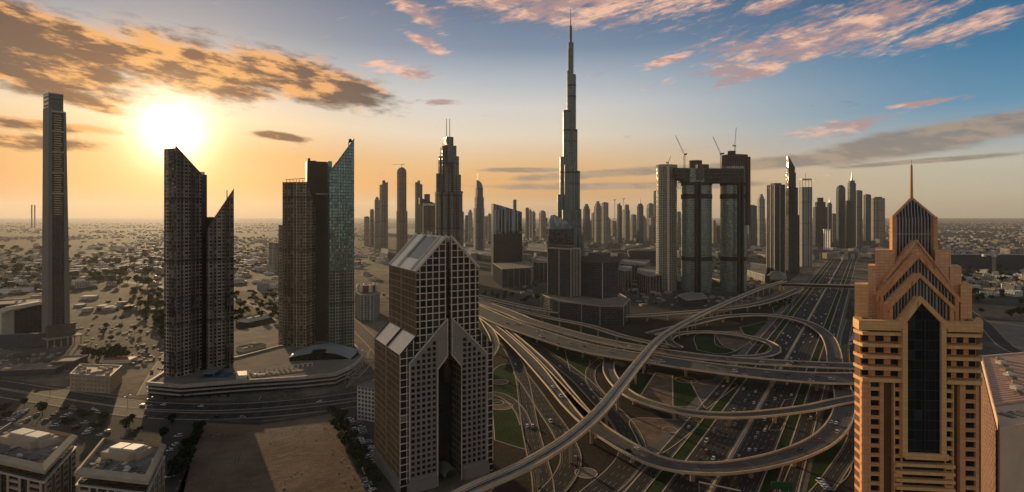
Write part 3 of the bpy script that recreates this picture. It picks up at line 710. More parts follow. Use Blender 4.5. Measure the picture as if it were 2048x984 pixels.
# sloping lattice arm and forecourt ramps at the podium's right end
mb = MB()
for k in range(6):
    a, b = gp(694 + k * 6, 765 - k * 5, 6), gp(716 + k * 5, 744 - k * 7, 2)
    mb.bar((a[0], a[1], 1), (b[0], b[1], 9), .5)
a0, a1, b0, b1 = gp(690, 768, 0), gp(728, 728, 0), gp(716, 768, 0), gp(750, 730, 0)
for p, q in ((a0, a1), (b0, b1)): mb.bar((p[0], p[1], 6), (q[0], q[1], 6), .9)
for k in range(6):
    p = Vector(a0).lerp(Vector(a1), k / 5); q = Vector(b0).lerp(Vector(b1), k / 5); mb.bar((p.x, p.y, 6), (q.x, q.y, 6), .5); mb.tube([(p.x, p.y, 0), (p.x, p.y, 6)], .4, 5)
solo("lattice_canopy", mb, CONC, "open lattice canopy frame at the right end of the podium", "canopy")

# --- grid fronted twin-gabled tower
t = thing("gabled_tower", "dark glass tower with stepped gables, white grid and deep arched portal", "tower", at(800, 325))
fr = Fr((-66.2, 325), (-66.2 + .866 * 62, 325 + .5 * 62)); W = fr.w; D = 52
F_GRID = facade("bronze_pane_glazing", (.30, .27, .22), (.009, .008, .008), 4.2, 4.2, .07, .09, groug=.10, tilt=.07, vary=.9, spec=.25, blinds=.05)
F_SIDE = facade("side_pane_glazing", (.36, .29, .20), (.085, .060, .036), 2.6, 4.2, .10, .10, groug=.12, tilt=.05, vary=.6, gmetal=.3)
PORT = plain("portal_stone", (.24, .22, .20), .7, var=.12, scale=.05)
GRIDM = plain("grid_frame", (.68, .64, .56), .5, var=.1)
e1, e2, ap, aap = 82.0, 131.0, 153.0, 78.5
# lower block: pentagon section (clipped where it meets the upper block)
def gable(mb, u0, u1, v0, v1, z0, ze, um, za, m_front, m_side, m_roof):
    P = [(u0, z0), (u1, z0), (u1, ze), (um, za), (u0, ze)]
    f = [(*fr(u, v0), z) for u, z in P]; b = [(*fr(u, v1), z) for u, z in P]
    mb.face(f, m_front, [(u, z) for u, z in P]); mb.face(b[::-1], m_front, [(u, z) for u, z in P[::-1]])
    mb.face([f[0], f[4], b[4], b[0]], m_side, [(v0, z0), (v0, ze), (v1, ze), (v1, z0)])
    mb.face([f[1], b[1], b[2], f[2]], m_side, [(v0, z0), (v1, z0), (v1, ze), (v0, ze)])
    mb.face([f[4], f[3], b[3], b[4]], m_roof); mb.face([f[3], f[2], b[2], b[3]], m_roof)
mb = MB(); gable(mb, 0, 22, 0, D, 0, e1, 11, e1 + 11, 0, 1, 2)   # left shoulder, its inner slope is hidden inside the upper block
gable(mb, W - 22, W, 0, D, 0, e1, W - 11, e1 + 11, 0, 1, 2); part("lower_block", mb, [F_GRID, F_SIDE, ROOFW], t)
mb = MB(); um = W / 2
gable(mb, 10, um - 1.4, .4, D - .4, aap + .3, e2, um - 1.41, ap - 1.4, 0, 1, 2); gable(mb, um + 1.4, W - 10, .4, D - .4, aap + .3, e2, um + 1.41, ap - 1.4, 0, 1, 2)
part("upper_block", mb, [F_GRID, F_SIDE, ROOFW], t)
mb = MB(); mb.fbox(fr, um - 1.45, um + 1.45, 2.4, D - 2.5, 60, ap - 5); part("dark_slot", mb, BLACK, t)
# roof openings: glass skylight let into the left slope, white truss ends
def roofpt(u, v, off=.12): return (*fr(u, v), e2 + (u - 10) * (ap - e2) / (um - 10) + off)
mb = MB(); mb.face([roofpt(16, 9), roofpt(29, 9), roofpt(29, 34), roofpt(16, 34)]); part("skylight", mb, plain("skylight_glass", (.20, .20, .15), .15, var=.1), t)
mb = MB()
for v in (0, 8.6, 34.4, D): 
    for u0, u1, sg in ((10, um, 1), (W - 10, um, -1)):
        a = (*fr(u0, v), e2 + .5); b = (*fr(u1 - sg * 1.6, v), ap - 1.0); mb.bar(a, b, 1.3)
mb.bar((*fr(um - 2.5, 22), ap - 8), (*fr(um - 2.5, 22), ap + 1), .8); mb.bar((*fr(um + 2.5, 40), ap - 8), (*fr(um + 2.5, 40), ap + 1), .8)
part("roof_rib", mb, CREAM, t)
mb = MB()
for u0, u1, z0, z1 in ((0, 11, e1, e1 + 11),):
    for v in (0, D * .48, D * .52, D): mb.bar((*fr(u0, v), z0 + .3), (*fr(u1, v), z1 + .3), .6)
part("shoulder_rib", mb, DARK, t)
# white mullion grid on the glass fronts
def topz(u): 
    a = min(u, W - u); return e2 + (a - 10) * (ap - e2) / (um - 10) if a >= 10 else e1 + a
mb = MB()
for i in range(16):
    u = W * i / 15
    if abs(u - um) < 1.6: continue
    zb = 78 if 5 < u < W - 5 else 6
    mb.fbox(fr, u - .2, u + .2, -.3, .42, zb, max(topz(u) - .2, zb + 1), 0)
for k in range(37):
    z = 4.2 * k
    def span(a, b): 
        if b - a > .6: mb.fbox(fr, a, b, -.26, .42, z - .19, z + .19, 0)
    ul = 0 if z < e1 else (max(10, 0) if z < e2 else 10 + (z - e2) * (um - 10) / (ap - e2))
    if z < 77: span(0, 5.2); span(W - 5.2, W)
    else: span(ul, um - 1.4); span(um + 1.4, W - ul)
part("mullion_grid", mb, GRIDM, t)
mb = MB()   # side wall mullions, left side
for i in range(21):
    v = D * i / 20; zt_ = e1
    mb.prism([fr(-.3, v - .13), fr(.05, v - .13), fr(.05, v + .13), fr(-.3, v + .13)], 8, e1)
    mb.prism([fr(9.7, v - .13), fr(10.05, v - .13), fr(10.05, v + .13), fr(9.7, v + .13)], e1 + 10, e2)
for k in range(2, 31):
    z = 4.2 * k
    if z < e1: mb.fbox(fr, -.26, .05, 0, D, z - .14, z + .14)
    elif z > e1 + 10: mb.fbox(fr, 9.74, 10.05, 0, D, z - .14, z + .14)
mb.fbox(fr, -.6, .1, D * .49, D * .51, 0, e1); mb.fbox(fr, 9.4, 10.1, D * .49, D * .51, e1, e2)
part("side_mullion_grid", mb, plain("bronze_mullion", (.34, .25, .15), .5, .2), t)
# stone portal front with punched windows and tall arched recess
a0, a1, asp, aap = 23.0, 40.0, 70.8, 78.5
def pz(u): return 77 + (min(u, W - u) - 5.2)
mb = MB(); v0, v1 = -2.2, .3
cols_l = [5.2 + 1.1 + i * 3.35 for i in range(5)]; cols_r = [W - 5.2 - 1.1 - 2.3 - i * 3.35 for i in range(5)]
wins = []
for cols, lo, hi in ((cols_l, 5.2, a0), (cols_r, a1, W - 5.2)):
    cs = sorted(cols)
    edges = [lo] + [e for c in cs for e in (c, c + 2.3)] + [hi]
    for i in range(0, len(edges), 2):      # piers, full height to the gable line
        ua, ub = edges[i], min(edges[i + 1], 99)
        if ub - ua > .02: mb.prism([fr(ua, v0), fr(ub, v0), fr(ub, v1), fr(ua, v1)], 0, lambda x, y: pz((Vector((x, y)) - fr.A).dot(fr.R)))
    for c in cs:
        top = min(pz(c), pz(c + 2.3)); rows = []; z = 9.0
        while z + 2.3 < top - .8: rows.append(z); z += 3.35
        prev = 0
        for z in rows:
            mb.prism([fr(c, v0), fr(c + 2.3, v0), fr(c + 2.3, v1), fr(c, v1)], prev, z, bottom=True); prev = z + 2.3; wins.append((c, z))
        mb.prism([fr(c, v0), fr(c + 2.3, v0), fr(c + 2.3, v1), fr(c, v1)], prev, lambda x, y: pz((Vector((x, y)) - fr.A).dot(fr.R)), bottom=True)
for ua, ub in ((a0, um - 1.3), (um + 1.3, a1)):   # stone above the arch
    mb.prism([fr(ua, v0), fr(ub, v0), fr(ub, v1), fr(ua, v1)], lambda x, y: asp + min((Vector((x, y)) - fr.A).dot(fr.R) - a0, a1 - (Vector((x, y)) - fr.A).dot(fr.R)) * (aap - asp) / (um - a0), lambda x, y: pz((Vector((x, y)) - fr.A).dot(fr.R)), bottom=True)
part("stone_portal", mb, PORT, t)
mb = MB()
for sg in (0, 1):
    f_ = (lambda u: u) if not sg else (lambda u: W - u)
    mb.bar((*fr(f_(5.2), v0), 77), (*fr(f_(um - 1.6), v0), pz(um - 1.6)), .55); mb.bar((*fr(f_(5.2), v0), 8), (*fr(f_(5.2), v0), 77), .5)
    mb.bar((*fr(f_(a0), v0), 0), (*fr(f_(a0), v0), asp), .5); mb.bar((*fr(f_(a0), v0), asp), (*fr(f_(um - 1.6), v0), aap), .55)
    mb.bar((*fr(f_(um - 1.5), v0), aap), (*fr(f_(um - 1.5), v0), pz(um - 1.5)), .5)
part("portal_trim", mb, plain("trim_stone", (.60, .54, .44), .6), t)
mb = MB(); mb.fbox(fr, a0, a1, 15.0, 15.6, 0, aap + 2, 0); part("arch_glazing", mb, facade("arch_dark_glass", (.014, .013, .012), (.005, .005, .006), 2.8, 3.4, .08, .10, vary=.5, spec=.1), t)
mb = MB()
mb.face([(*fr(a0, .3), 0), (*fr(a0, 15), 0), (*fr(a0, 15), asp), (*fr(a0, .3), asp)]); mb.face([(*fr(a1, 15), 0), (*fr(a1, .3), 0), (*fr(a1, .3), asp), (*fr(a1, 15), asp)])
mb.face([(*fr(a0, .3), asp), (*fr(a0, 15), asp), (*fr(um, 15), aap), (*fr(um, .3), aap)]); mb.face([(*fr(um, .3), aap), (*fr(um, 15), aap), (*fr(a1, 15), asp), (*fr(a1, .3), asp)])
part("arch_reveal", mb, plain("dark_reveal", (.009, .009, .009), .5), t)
mb = MB(); prev = None
for i in range(9):
    th = math.pi * i / 8; q = (math.cos(th) * 4.2, math.sin(th) * 4.5 + 5)
    cur = [(*fr(um + q[0], -5), q[1]), (*fr(um + q[0], 9), q[1])]
    if prev: mb.face([prev[0], cur[0], cur[1], prev[1]])
    prev = cur
part("entrance_vault", mb, STEEL, t)
GLZ = plain("window_glass", (.007, .007, .008), .15, var=.4, scale=.6, spec=.15)
wins.sort(key=lambda w: -w[1])
rest = MB()
for i, (c, z) in enumerate(wins):
    w_ = MB() if i < 100 else rest
    w_.face([(*fr(c, -.9), z), (*fr(c + 2.3, -.9), z), (*fr(c + 2.3, -.9), z + 2.3), (*fr(c, -.9), z + 2.3)])
    if i < 100: part("window", w_, GLZ, t)
o = part("windows", rest, GLZ, t); o["kind"] = "stuff"
for q in ((3.8, a0 - 1, -3, -2.2, 0, 6.5), (a1 + 1, W - 3.8, -3, -2.2, 0, 6.5), (-1, 0, 0, D, 0, 7.5)):
    mb = MB(); mb.fbox(fr, *q); part("plinth", mb, PORT, t)

# --- slender stepped supertall
t = thing("needle_tower", "tallest silvery tower stepping up to a needle spire", "tower", at(1140, 1640))
F_BK = facade("silver_ribbed_glazing", (.15, .175, .175), (.065, .10, .108), 5.5, 7.5, .30, .10, groug=.35, gmetal=.3, tilt=.03, vary=.45, wrough=.6, wmetal=.15, colvar=.5)
YB = 1640
def lobe(x0, x1, ytop, v=0.0, ybot=None, bands=(), n=16, sq=2.4, depth=None):
    Yl = YB + v; cx = (x0 + x1) / 2; r = (x1 - x0) / 2 / F * Yl; X, Y = at(cx, Yl)
    mb = MB(); P = ell(X, Y, r, depth or r, 0, n, sq); zt = zp(ytop, Yl); mb.prism(P, zp(ybot, Yl) if ybot else 0, zt, 0, 1)
    part("tier", mb, [F_BK, CONCD], t)
    if bands:
        mb = MB()
        for b in bands:
            z = zp(b, Yl); mb.prism(inset(P, 1.03), z - 2.5, z + 2.5, bottom=True)
        part("dark_band", mb, DARK, t)
lobe(1134, 1152, 150, 14, None, (172, 194)); lobe(1143, 1155, 259, 6, None, (262,)); lobe(1146, 1160, 342, 4, None, (345,)); lobe(1150, 1163, 418, 2)
lobe(1152, 1168, 470, -4); lobe(1126, 1142, 221, 8, None, (224, 261)); lobe(1119.5, 1137, 314, 4, None, (345,)); lobe(1114.6, 1130, 389, 0); lobe(1110, 1126, 445, -6)
lobe(1128, 1150, 330, -14, None, (345,)); lobe(1124, 1154, 420, -24); lobe(1133.8, 1143, 142, 12); lobe(1136, 1147.2, 86, 16); lobe(1136, 1142.5, 99, 10); lobe(1138.6, 1144.2, 52, 16, n=10)
mb = MB(); X, Y = at(1141.2, YB + 16); mb.tube([(X, Y, zp(56, YB)), (X, Y, zp(40, YB)), (X, Y, zp(13, YB))], [2.6, 1.5, .6], 8); part("spire", mb, STEEL, t)

# --- twin spired stepped tower
t = thing("twin_spire_tower", "grey stepped tower crowned by two thin parallel spires", "tower", at(898, 1150))
F_AB = facade("grey_ribbed_glazing", (.20, .20, .18), (.045, .055, .055), 3.0, 4.0, .34, .16, groug=.15, gmetal=.4, tilt=.05, vary=.6, wmetal=.3, colvar=.5)
F_ABT = facade("tan_ribbed_glazing", (.30, .25, .17), (.05, .05, .045), 2.6, 4.0, .34, .16, groug=.2, tilt=.05, vary=.6)
YA = 1150
for x0, xm, x1, yt, dv, mt in ((870, 884, 925, 384, -6, F_AB), (873, 886, 922, 348, -3, F_AB), (876, 888, 918, 311, 0, F_AB), (880, 890, 913, 290, 3, F_AB), (885, 893, 907, 273, 6, F_AB)):
    mb = MB(); ft = foot(x0, xm, x1, YA + dv, 22); mb.prism(ft, 0, zp(yt, YA + dv), 0, 1); part("tier", mb, [mt, STEEL], t)
mb = MB()
for x0, x1, yt, dv in ((872, 879, 346, -10), (878, 884, 311, -8), (884, 890, 290, -6), (895, 905, 288, -12), (905, 914, 320, -14), (889, 898, 330, -18), (899, 908, 384, -24), (912, 920, 352, -14), (916, 925, 384, -20), (876, 884, 384, -22), (886, 895, 384, -26)):
    cx = (x0 + x1) / 2; r = (x1 - x0) / 2 / F * YA; mb.prism(ell(*at(cx, YA + dv + 14), r, r, 0, 12), 0, zp(yt, YA + dv))
part("rounded_bays", mb, F_AB, t)
mb = MB(); ft = foot(883, 893, 910, YA - 12, 22); mb.prism(ft, zp(333, YA), zp(325, YA), bottom=True); ft = foot(869, 884, 926, YA - 10, 22); mb.prism(ft, zp(386, YA), zp(382, YA), bottom=True); part("dark_band", mb, DARK, t)
for x in (893, 899.5):
    mb = MB(); X, Y = at(x, YA + 20); mb.tube([(X, Y, zp(275, YA)), (X, Y, zp(234, YA))], [.9, .6], 6); part("spire", mb, DARK, t)

# --- sky-bridge towers under construction
F_SV = facade("green_concrete_glazing", (.26, .27, .22), (.16, .225, .19), 3.4, 3.8, .10, .30, groug=.2, gmetal=.45, tilt=.06, vary=.7)
F_SVB = facade("balcony_stripe_glazing", (.42, .38, .28), (.07, .082, .07), 5.2, 3.8, .30, .34, groug=.25, tilt=.06, vary=.6)
def oval_tower(name, label, x0, x1, yt, Y, mat, rot=.3, ry=.8):
    cx = (x0 + x1) / 2; r = (x1 - x0) / 2 / F * Y; X, Yc = at(cx, Y); t = thing(name, label, "tower", (X, Yc))
    P = ell(X, Yc, r, r * ry, rot, 32, 2.6); mb = MB(); mb.prism(P, 0, zp(yt, Y), 0, 1); part("glazed_shaft", mb, [mat, CONCD], t); return t, P, X, Yc, r
YS = 1210
t, P, X, Y, r = oval_tower("oval_tower", "finished oval apartment tower with striped balconies left of the bridge", 1313, 1353, 331, YS, F_SVB)
mb = MB(); mb.prism(inset(P, 1.04), zp(336, YS), zp(330, YS), bottom=True); part("roof_rim", mb, CONC, t)
mb = MB(); mb.box(*at(1336, YS - 26), 0, 3, 6, zp(334, YS), .2); part("vertical_spine", mb, CREAM, t)
for x0, x1, yt, lb, nm in ((1364, 1422, 338, "green glass unfinished tower beneath the middle of the sky bridge", 1), (1442, 1492, 334, "green glass unfinished tower under the right end of the sky bridge", 2)):
    t, P, X, Y, r = oval_tower("unfinished_tower", lb, x0, x1, yt, YS - 8, F_SV)
    mb = MB()
    for b0, b1 in ((398, 389), (520, 512), (372, 366)): mb.prism(inset(P, 1.03), zp(b0, YS), zp(b1, YS), bottom=True)
    part("dark_band", mb, plain("raw_dark_concrete", (.045, .040, .036), .9), t)
    mb = MB(); xc = (x0 + x1) / 2 + (3 if nm == 1 else 14)
    for dx in (-3.5, 3.5): mb.box(*at(xc + dx, YS - 52), 0, 3.5, 8, zp(366, YS), .1)
    mb.box(*at(xc, YS - 46), 0, 8, 8, zp(368, YS), .1)
    part("hoist_shaft", mb, plain("raw_dark_concrete", (.045, .040, .036), .9), t)
    mb = MB()
    if nm == 1:
        mb.prism(ell(X - 2, Y, r * .45, r * .4, .3, 16), zp(340, YS), zp(322, YS)); mb.prism(ell(X + 14, Y, r * .42, r * .35, .3, 16), zp(340, YS), zp(330, YS))
    else:
        mb.prism(ell(X + 3, Y, r * .95, r * .75, .3, 24, 3), zp(340, YS), zp(311, YS)); mb.prism(ell(X - 4, Y, r * .3, r * .3, .3, 12), zp(311, YS), zp(303, YS))
        mb.prism(ell(*at(1489, YS - 10), 8, 18, .2, 12), zp(450, YS), zp(316, YS))
    part("raw_core_top", mb, facade("raw_core", (.16, .10, .07), (.03, .025, .022), 5, 4, .3, .3, groug=.8, vary=.5, tilt=0), t)
frb = Fr(at(1350, YS - 30), at(1488, YS - 34))
t = thing("sky_bridge", "dark unfinished bridge slab joining the tops of the three oval towers", "bridge", at(1420, YS - 30))
mb = MB()
n = 24
for i in range(n):
    a, b = i / n, (i + 1) / n
    def yb(a): return 349 + (18 if .18 < a else 18 * (a / .18) ** 1.2)
    mb.prism([frb(frb.w * a, 0), frb(frb.w * b, 0), frb(frb.w * b, 46), frb(frb.w * a, 46)], min(zp(yb(a), YS), zp(yb(b), YS)), zp(338 + 2 * a, YS), bottom=True)
part("slab", mb, plain("bridge_concrete", (.07, .062, .055), .9, var=.4, scale=.06), t)
mb = MB()
for k in range(3): mb.fbox(frb, 0, frb.w, -1.6, 0, zp(343 + k * 7, YS), zp(341 + k * 7, YS))
for i in range(30): mb.fbox(frb, frb.w * i / 30, frb.w * i / 30 + .8, -1.4, 0, zp(361, YS), zp(339, YS))
mb.box(*at(1399, YS - 36), zp(362, YS), 12, 14, zp(332, YS) - zp(362, YS))
part("floor_edges", mb, CONCD, t)
def tower_crane(px, pyb, pyt, jx, jy, Y, label, name="tower_crane", w=1.3, back=-4, mat=None):
    X, Yc = at(px, Y); zb, zt_ = zp(pyb, Y), zp(pyt, Y); t = thing(name, label, "crane", (X, Yc, zb)); mb = MB()
    for sx in (-1, 1):
        for sy in (-1, 1): mb.bar((X + sx * w, Yc + sy * w, zb), (X + sx * w, Yc + sy * w, zt_), w * .25)
    n = max(2, int((zt_ - zb) / (w * 3)))
    for i in range(n):
        z0, z1 = zb + (zt_ - zb) * i / n, zb + (zt_ - zb) * (i + 1) / n; s_ = 1 if i % 2 else -1
        mb.bar((X - s_ * w, Yc - w, z0), (X + s_ * w, Yc - w, z1), w * .16); mb.bar((X - w, Yc + s_ * w, z0), (X - w, Yc - s_ * w, z1), w * .16)
    part("mast", mb, mat or DARK, t)
    mb = MB(); jX, jz = at(jx, Y)[0], zp(jy, Y); d = Vector((jX - X, 0, jz - zt_)); u_ = Vector((-d.z, 0, d.x)).normalized() * w
    a = Vector((X, Yc, zt_))
    for o in (u_ * .9 + Vector((0, -w * .7, 0)), u_ * .9 + Vector((0, w * .7, 0)), u_ * -.9): mb.bar(tuple(a + o), tuple(a + d + o * .4), w * .22)
    for i in range(8):
        s_ = 1 if i % 2 else -1; mb.bar(tuple(a + d * i / 8 + u_ * s_), tuple(a + d * (i + 1) / 8 - u_ * s_), w * .14)
    part("jib", mb, mat or DARK, t)
    mb = MB(); bX = at(px - (1 if jx > px else -1) * abs(back), Y)[0]; mb.bar((X, Yc, zt_), (bX, Yc, zt_ + w * 2), w * .5); mb.box(bX, Yc, zt_ - w * .5, w * 3, w * 2.4, w * 2.5, bottom=True); mb.box(X, Yc, zt_ - w, w * 3, w * 3, w * 2.4, bottom=True); part("counterweight", mb, mat or DARK, t)
    return t
tower_crane(1369, 338, 309, 1351, 271, YS, "luffing crane with raised jib on the tower under the bridge middle", back=3)
tower_crane(1442, 334, 308, 1426, 273, YS, "luffing crane standing just left of the brown unfinished core")
tower_crane(1470, 305, 292, 1472.5, 255, YS, "luffing crane with near vertical jib atop the brown core", w=1.1)
tower_crane(1336, 331, 326, 1342, 312, YS, "small crane on the finished striped oval tower", w=1.0, back=3)

# --- generic towers of the skyline
def FAC(i, wall, glass, **k): k.setdefault('colvar', .45); return facade("tower_glazing", wall, glass, **k)
FS = [FAC(0, (.21, .20, .18), (.055, .062, .065), cw=3.4, ch=4.0, mx=.34, my=.2, vary=.5, gmetal=.3),
      FAC(1, (.28, .25, .20), (.07, .068, .06), cw=4.5, ch=3.8, mx=.45, my=.3, vary=.6),
      FAC(2, (.11, .115, .12), (.045, .06, .072), cw=2.4, ch=4.0, mx=.14, my=.14, vary=.5, gmetal=.5),
      FAC(3, (.36, .34, .30), (.085, .10, .105), cw=5.0, ch=4.0, mx=.4, my=.12, vary=.5),
      FAC(4, (.055, .052, .05), (.025, .027, .030), cw=3.0, ch=3.9, mx=.16, my=.2, vary=.6),
      FAC(5, (.17, .13, .095), (.06, .048, .038), cw=3.6, ch=4.0, mx=.35, my=.25, vary=.6)]
def tower(name, label, x0, xm, x1, yt, Y, mat, crown='flat', g=None, group=None, fins=0, cat="tower", depth=None):
    if g is None: g = 10 + 60 * max(0, xm - x0) / max(1e-3, x1 - x0)
    ft = foot(x0, xm, x1, Y, g, depth or (None if xm > x0 else (x1 - x0) / F * Y)); t = thing(name, label, cat, ft[0], group); zt_ = zp(yt, Y); fr = Fr(ft[0], ft[1]); W = fr.w; D = math.dist(ft[0], ft[3])
    mb = MB()
    if crown == 'slantr': s = slope(fr, xm, yt + (x1 - x0) * .35, x1, yt); mb.prism(ft, 0, s, 0, 1)
    elif crown == 'slantl': s = slope(fr, xm, yt, x1, yt + (x1 - x0) * .35); mb.prism(ft, 0, s, 0, 1)
    else: mb.prism(ft, 0, zt_, 0, 1)
    part("shaft", mb, [mat, CONCD], t); k = (x1 - x0) / F * Y
    mb = MB()
    if crown == 'flat': mb.prism(inset(ft, .6), zt_, zt_ + k * .12, 0); parapet(mb, ft, zt_, zt_ + 1.6, .5); part("roof_plant", mb, CONCD, t)
    elif crown == 'step':
        mb.prism(inset(ft, .75), zt_, zt_ + k * .35, 0); mb.prism(inset(ft, .45), zt_ + k * .35, zt_ + k * .65, 0); part("stepped_crown", mb, mat, t)
    elif crown == 'spire':
        mb.prism(inset(ft, .72), zt_, zt_ + k * .3, 0); part("stepped_crown", mb, mat, t); mb = MB(); c = centre(ft); mb.tube([(*c, zt_ + k * .3), (*c, zt_ + k * .75), (*c, zt_ + k * 1.3)], [k * .12, k * .05, k * .015], 6); part("spire", mb, STEEL, t)
    elif crown == 'round':
        pr = None; c = centre(ft)
        for i in range(7):
            a = math.pi / 2 * i / 6; q = (inset(ft, max(.02, math.cos(a))), zt_ + k * .55 * math.sin(a))
            if pr: loft(mb, pr[0], pr[1], q[0], q[1])
            pr = q
        part("rounded_crown", mb, mat, t)
    elif crown == 'pyr': loft(mb, ft, zt_, inset(ft, .03), zt_ + k * .9); part("pointed_roof", mb, mat, t)
    elif crown in ('slantr', 'slantl'): mb.prism(inset(ft, .35), zt_ - k * .3, zt_ + k * .22); part("roof_plant", mb, CONCD, t)
    elif crown == 'raw':
        r = random.Random(int(x0)); mb.prism(inset(ft, .8), zt_, zt_ + k * .15)
        for i in range(10): p = ft[0]; a, b = r.random(), r.random(); q = fr(W * a, D * b); mb.box(*q, zt_, k * .05, k * .05, k * r.uniform(.15, .4))
        part("raw_top", mb, CONCD, t)
    if fins:
        mb = MB()
        for i in range(fins + 1): u = W * i / fins; mb.prism([fr(u - k * .012, -k * .02), fr(u + k * .012, -k * .02), fr(u + k * .012, 0.02), fr(u - k * .012, .02)], 0, zt_)
        for i in range(fins + 1): v = D * i / fins; mb.prism([fr(-k * .02, v - k * .012), fr(.02, v - k * .012), fr(.02, v + k * .012), fr(-k * .02, v + k * .012)], 0, zt_)
        part("fins", mb, CREAM, t)
    return t, ft, fr
# left-centre cluster
tower("skyline_tower", "lowest stub tower at the left end of the hazy sunlit cluster", 728, 732, 739, 434, 2900, FS[1])
tower("skyline_tower", "second hazy tower from the left in the sunlit cluster, crane on top", 740, 743, 748, 420, 2800, FS[5], 'raw')
t, ft, fr = tower("skyline_tower", "hazy stepped tower leaning against the slant topped one in the cluster", 749, 752, 759, 400, 2500, FS[1], 'step')
tower("skyline_tower", "hazy slim tower with slanted cap right of the stepped one", 759, 763, 776, 364, 2450, FS[0], 'slantr')
t, ft, fr = tower("bare_tower", "brown bare tower topped by a flat jibbed crane", 794, 799, 813, 344, 2300, FS[5], 'round')
mb = MB(); mb.prism(foot(793, 799, 815, 2290, 25), 0, zp(422, 2290)); part("base_block", mb, FS[5], t)
tower_crane(803.5, 337, 329, 785, 328.5, 2300, "flat jib crane on the bare brown tower", w=1.2, back=4)
tower("skyline_tower", "hazy slim tower with slanted top just left of the dark slab", 830, 833, 845, 364, 2300, FS[2], 'slantl')
tower("slab_block", "dark slab with tilted top left of the twin spired tower", 837, 840, 871, 395, 1500, FS[4], 'slantl', depth=30)
t, ft, fr = tower("slab_block", "brown block with pale framed edge left of the twin spired tower", 837, 846, 873, 410, 1380, FS[5], 'flat', depth=40)
mb = MB(); p = fr(0, 0); mb.fbox(fr, -1.2, 1.2, -1.2, .5, 0, zp(408, 1380)); mb.fbox(fr, -1.2, fr.w, -1.2, .5, zp(411, 1380), zp(407, 1380)); part("pale_frame", mb, CREAM, t)
# quarter-round crowned tower
t = thing("crowned_tower", "pale stepped tower with quarter round crown and needle", "tower", at(958, 2300)); Yc_ = 2300
for x0, xm, x1, yt, m_ in ((947, 951, 969, 416, FS[3]), (949, 953, 968, 394, FS[3]), (951, 955, 966, 375, FS[2])):
    mb = MB(); mb.prism(foot(x0, xm, x1, Yc_, 20), 0, zp(yt, Yc_)); part("tier", mb, m_, t)
mb = MB(); x0_, x1_ = at(953, Yc_)[0], at(965, Yc_)[0]; pr = [(x0_, zp(375, Yc_))] + [(x0_ + (x1_ - x0_) * math.sin(a), zp(375, Yc_) + (zp(360, Yc_) - zp(375, Yc_)) * math.cos(a)) for a in [math.pi / 2 * i / 8 for i in range(9)]]
f_ = [(x, Yc_ + 2, z) for x, z in pr]; b_ = [(x, Yc_ + 22, z) for x, z in pr]
mb.face(f_[::-1]); mb.face(b_)
for i in range(len(f_)): j = (i + 1) % len(f_); mb.face([f_[i], f_[j], b_[j], b_[i]])
part("quarter_round_crown", mb, FS[3], t)
mb = MB(); X, Y = at(955, Yc_ + 10); mb.tube([(X, Y, zp(362, Yc_)), (X, Y, zp(345, Yc_))], [1.2, .3], 5); part("needle", mb, STEEL, t)
# dark glass towers in the middle distance
F_WAVE = facade("striped_reflective_glass", (.05, .055, .06), (.10, .125, .14), 2.6, 60, .12, .01, groug=.10, gmetal=.85, tilt=.14, vary=.5)
ft = foot(984, 987, 1044, 1480, 10, 40); fr = Fr(ft[0], ft[1]); s = slope(fr, 987, 407, 1044, 424)
t = thing("curved_glass_tower", "broad dark mirror glass tower with top sloping down to the right", "tower", ft[0])
N = 10; P = [fr(fr.w * i / N, -6 * math.sin(math.pi * i / N)) for i in range(N + 1)] + [fr(fr.w, 36), fr(0, 36)]
mb = MB(); mb.prism(P, zp(468, 1480), s, 0, 1); part("upper_glazing", mb, [F_WAVE, DARK], t)
mb = MB(); mb.prism(P, 0, zp(468, 1480)); part("lower_glazing", mb, facade("dark_lower_glass", (.03, .032, .035), (.020, .022, .026), 2.6, 4, .1, .1, tilt=.05), t)
tower("thin_shaft", "thin grey shaft rising behind the broad mirror glass tower", 1026, 1027, 1033, 400, 2500, FS[0], depth=14)
ft = foot(1094, 1098, 1147, 1400, 12, 40); fr = Fr(ft[0], ft[1])
t = thing("faceted_glass_tower", "black faceted glass tower with a pale sloped peak below the needle tower", "tower", ft[0])
mb = MB(); mb.prism(ft, 0, zp(458, 1400)); part("lower_glazing", mb, facade("black_mirror_glass", (.02, .02, .02), (.022, .024, .026), 4, 4, .06, .08, tilt=.16, vary=.8, gmetal=.3), t)
mb = MB(); A_, B_, C_, D_ = [(*fr(u, v), zp(458, 1400)) for u, v in ((0, 0), (fr.w, 0), (fr.w, 40), (0, 40))]
T0, T1, T2 = (*fr(6, 6), zp(431, 1400)), (*fr(16, 10), zp(429, 1400)), (*fr(fr.w * .85, 12), zp(446, 1400)); T3 = (*fr(20, 34), zp(432, 1400))
for q in ([A_, B_, T2, T1], [A_, T1, T0], [B_, C_, T2], [T2, C_, D_, T3], [T1, T2, T3], [D_, A_, T0], [T0, T1, T3], [D_, T0, T3]): mb.face(q)
part("faceted_peak", mb, facade("pale_peak_glass", (.10, .11, .11), (.13, .15, .15), 3.5, 4, .06, .08, tilt=.2, vary=.8, gmetal=.6), t)
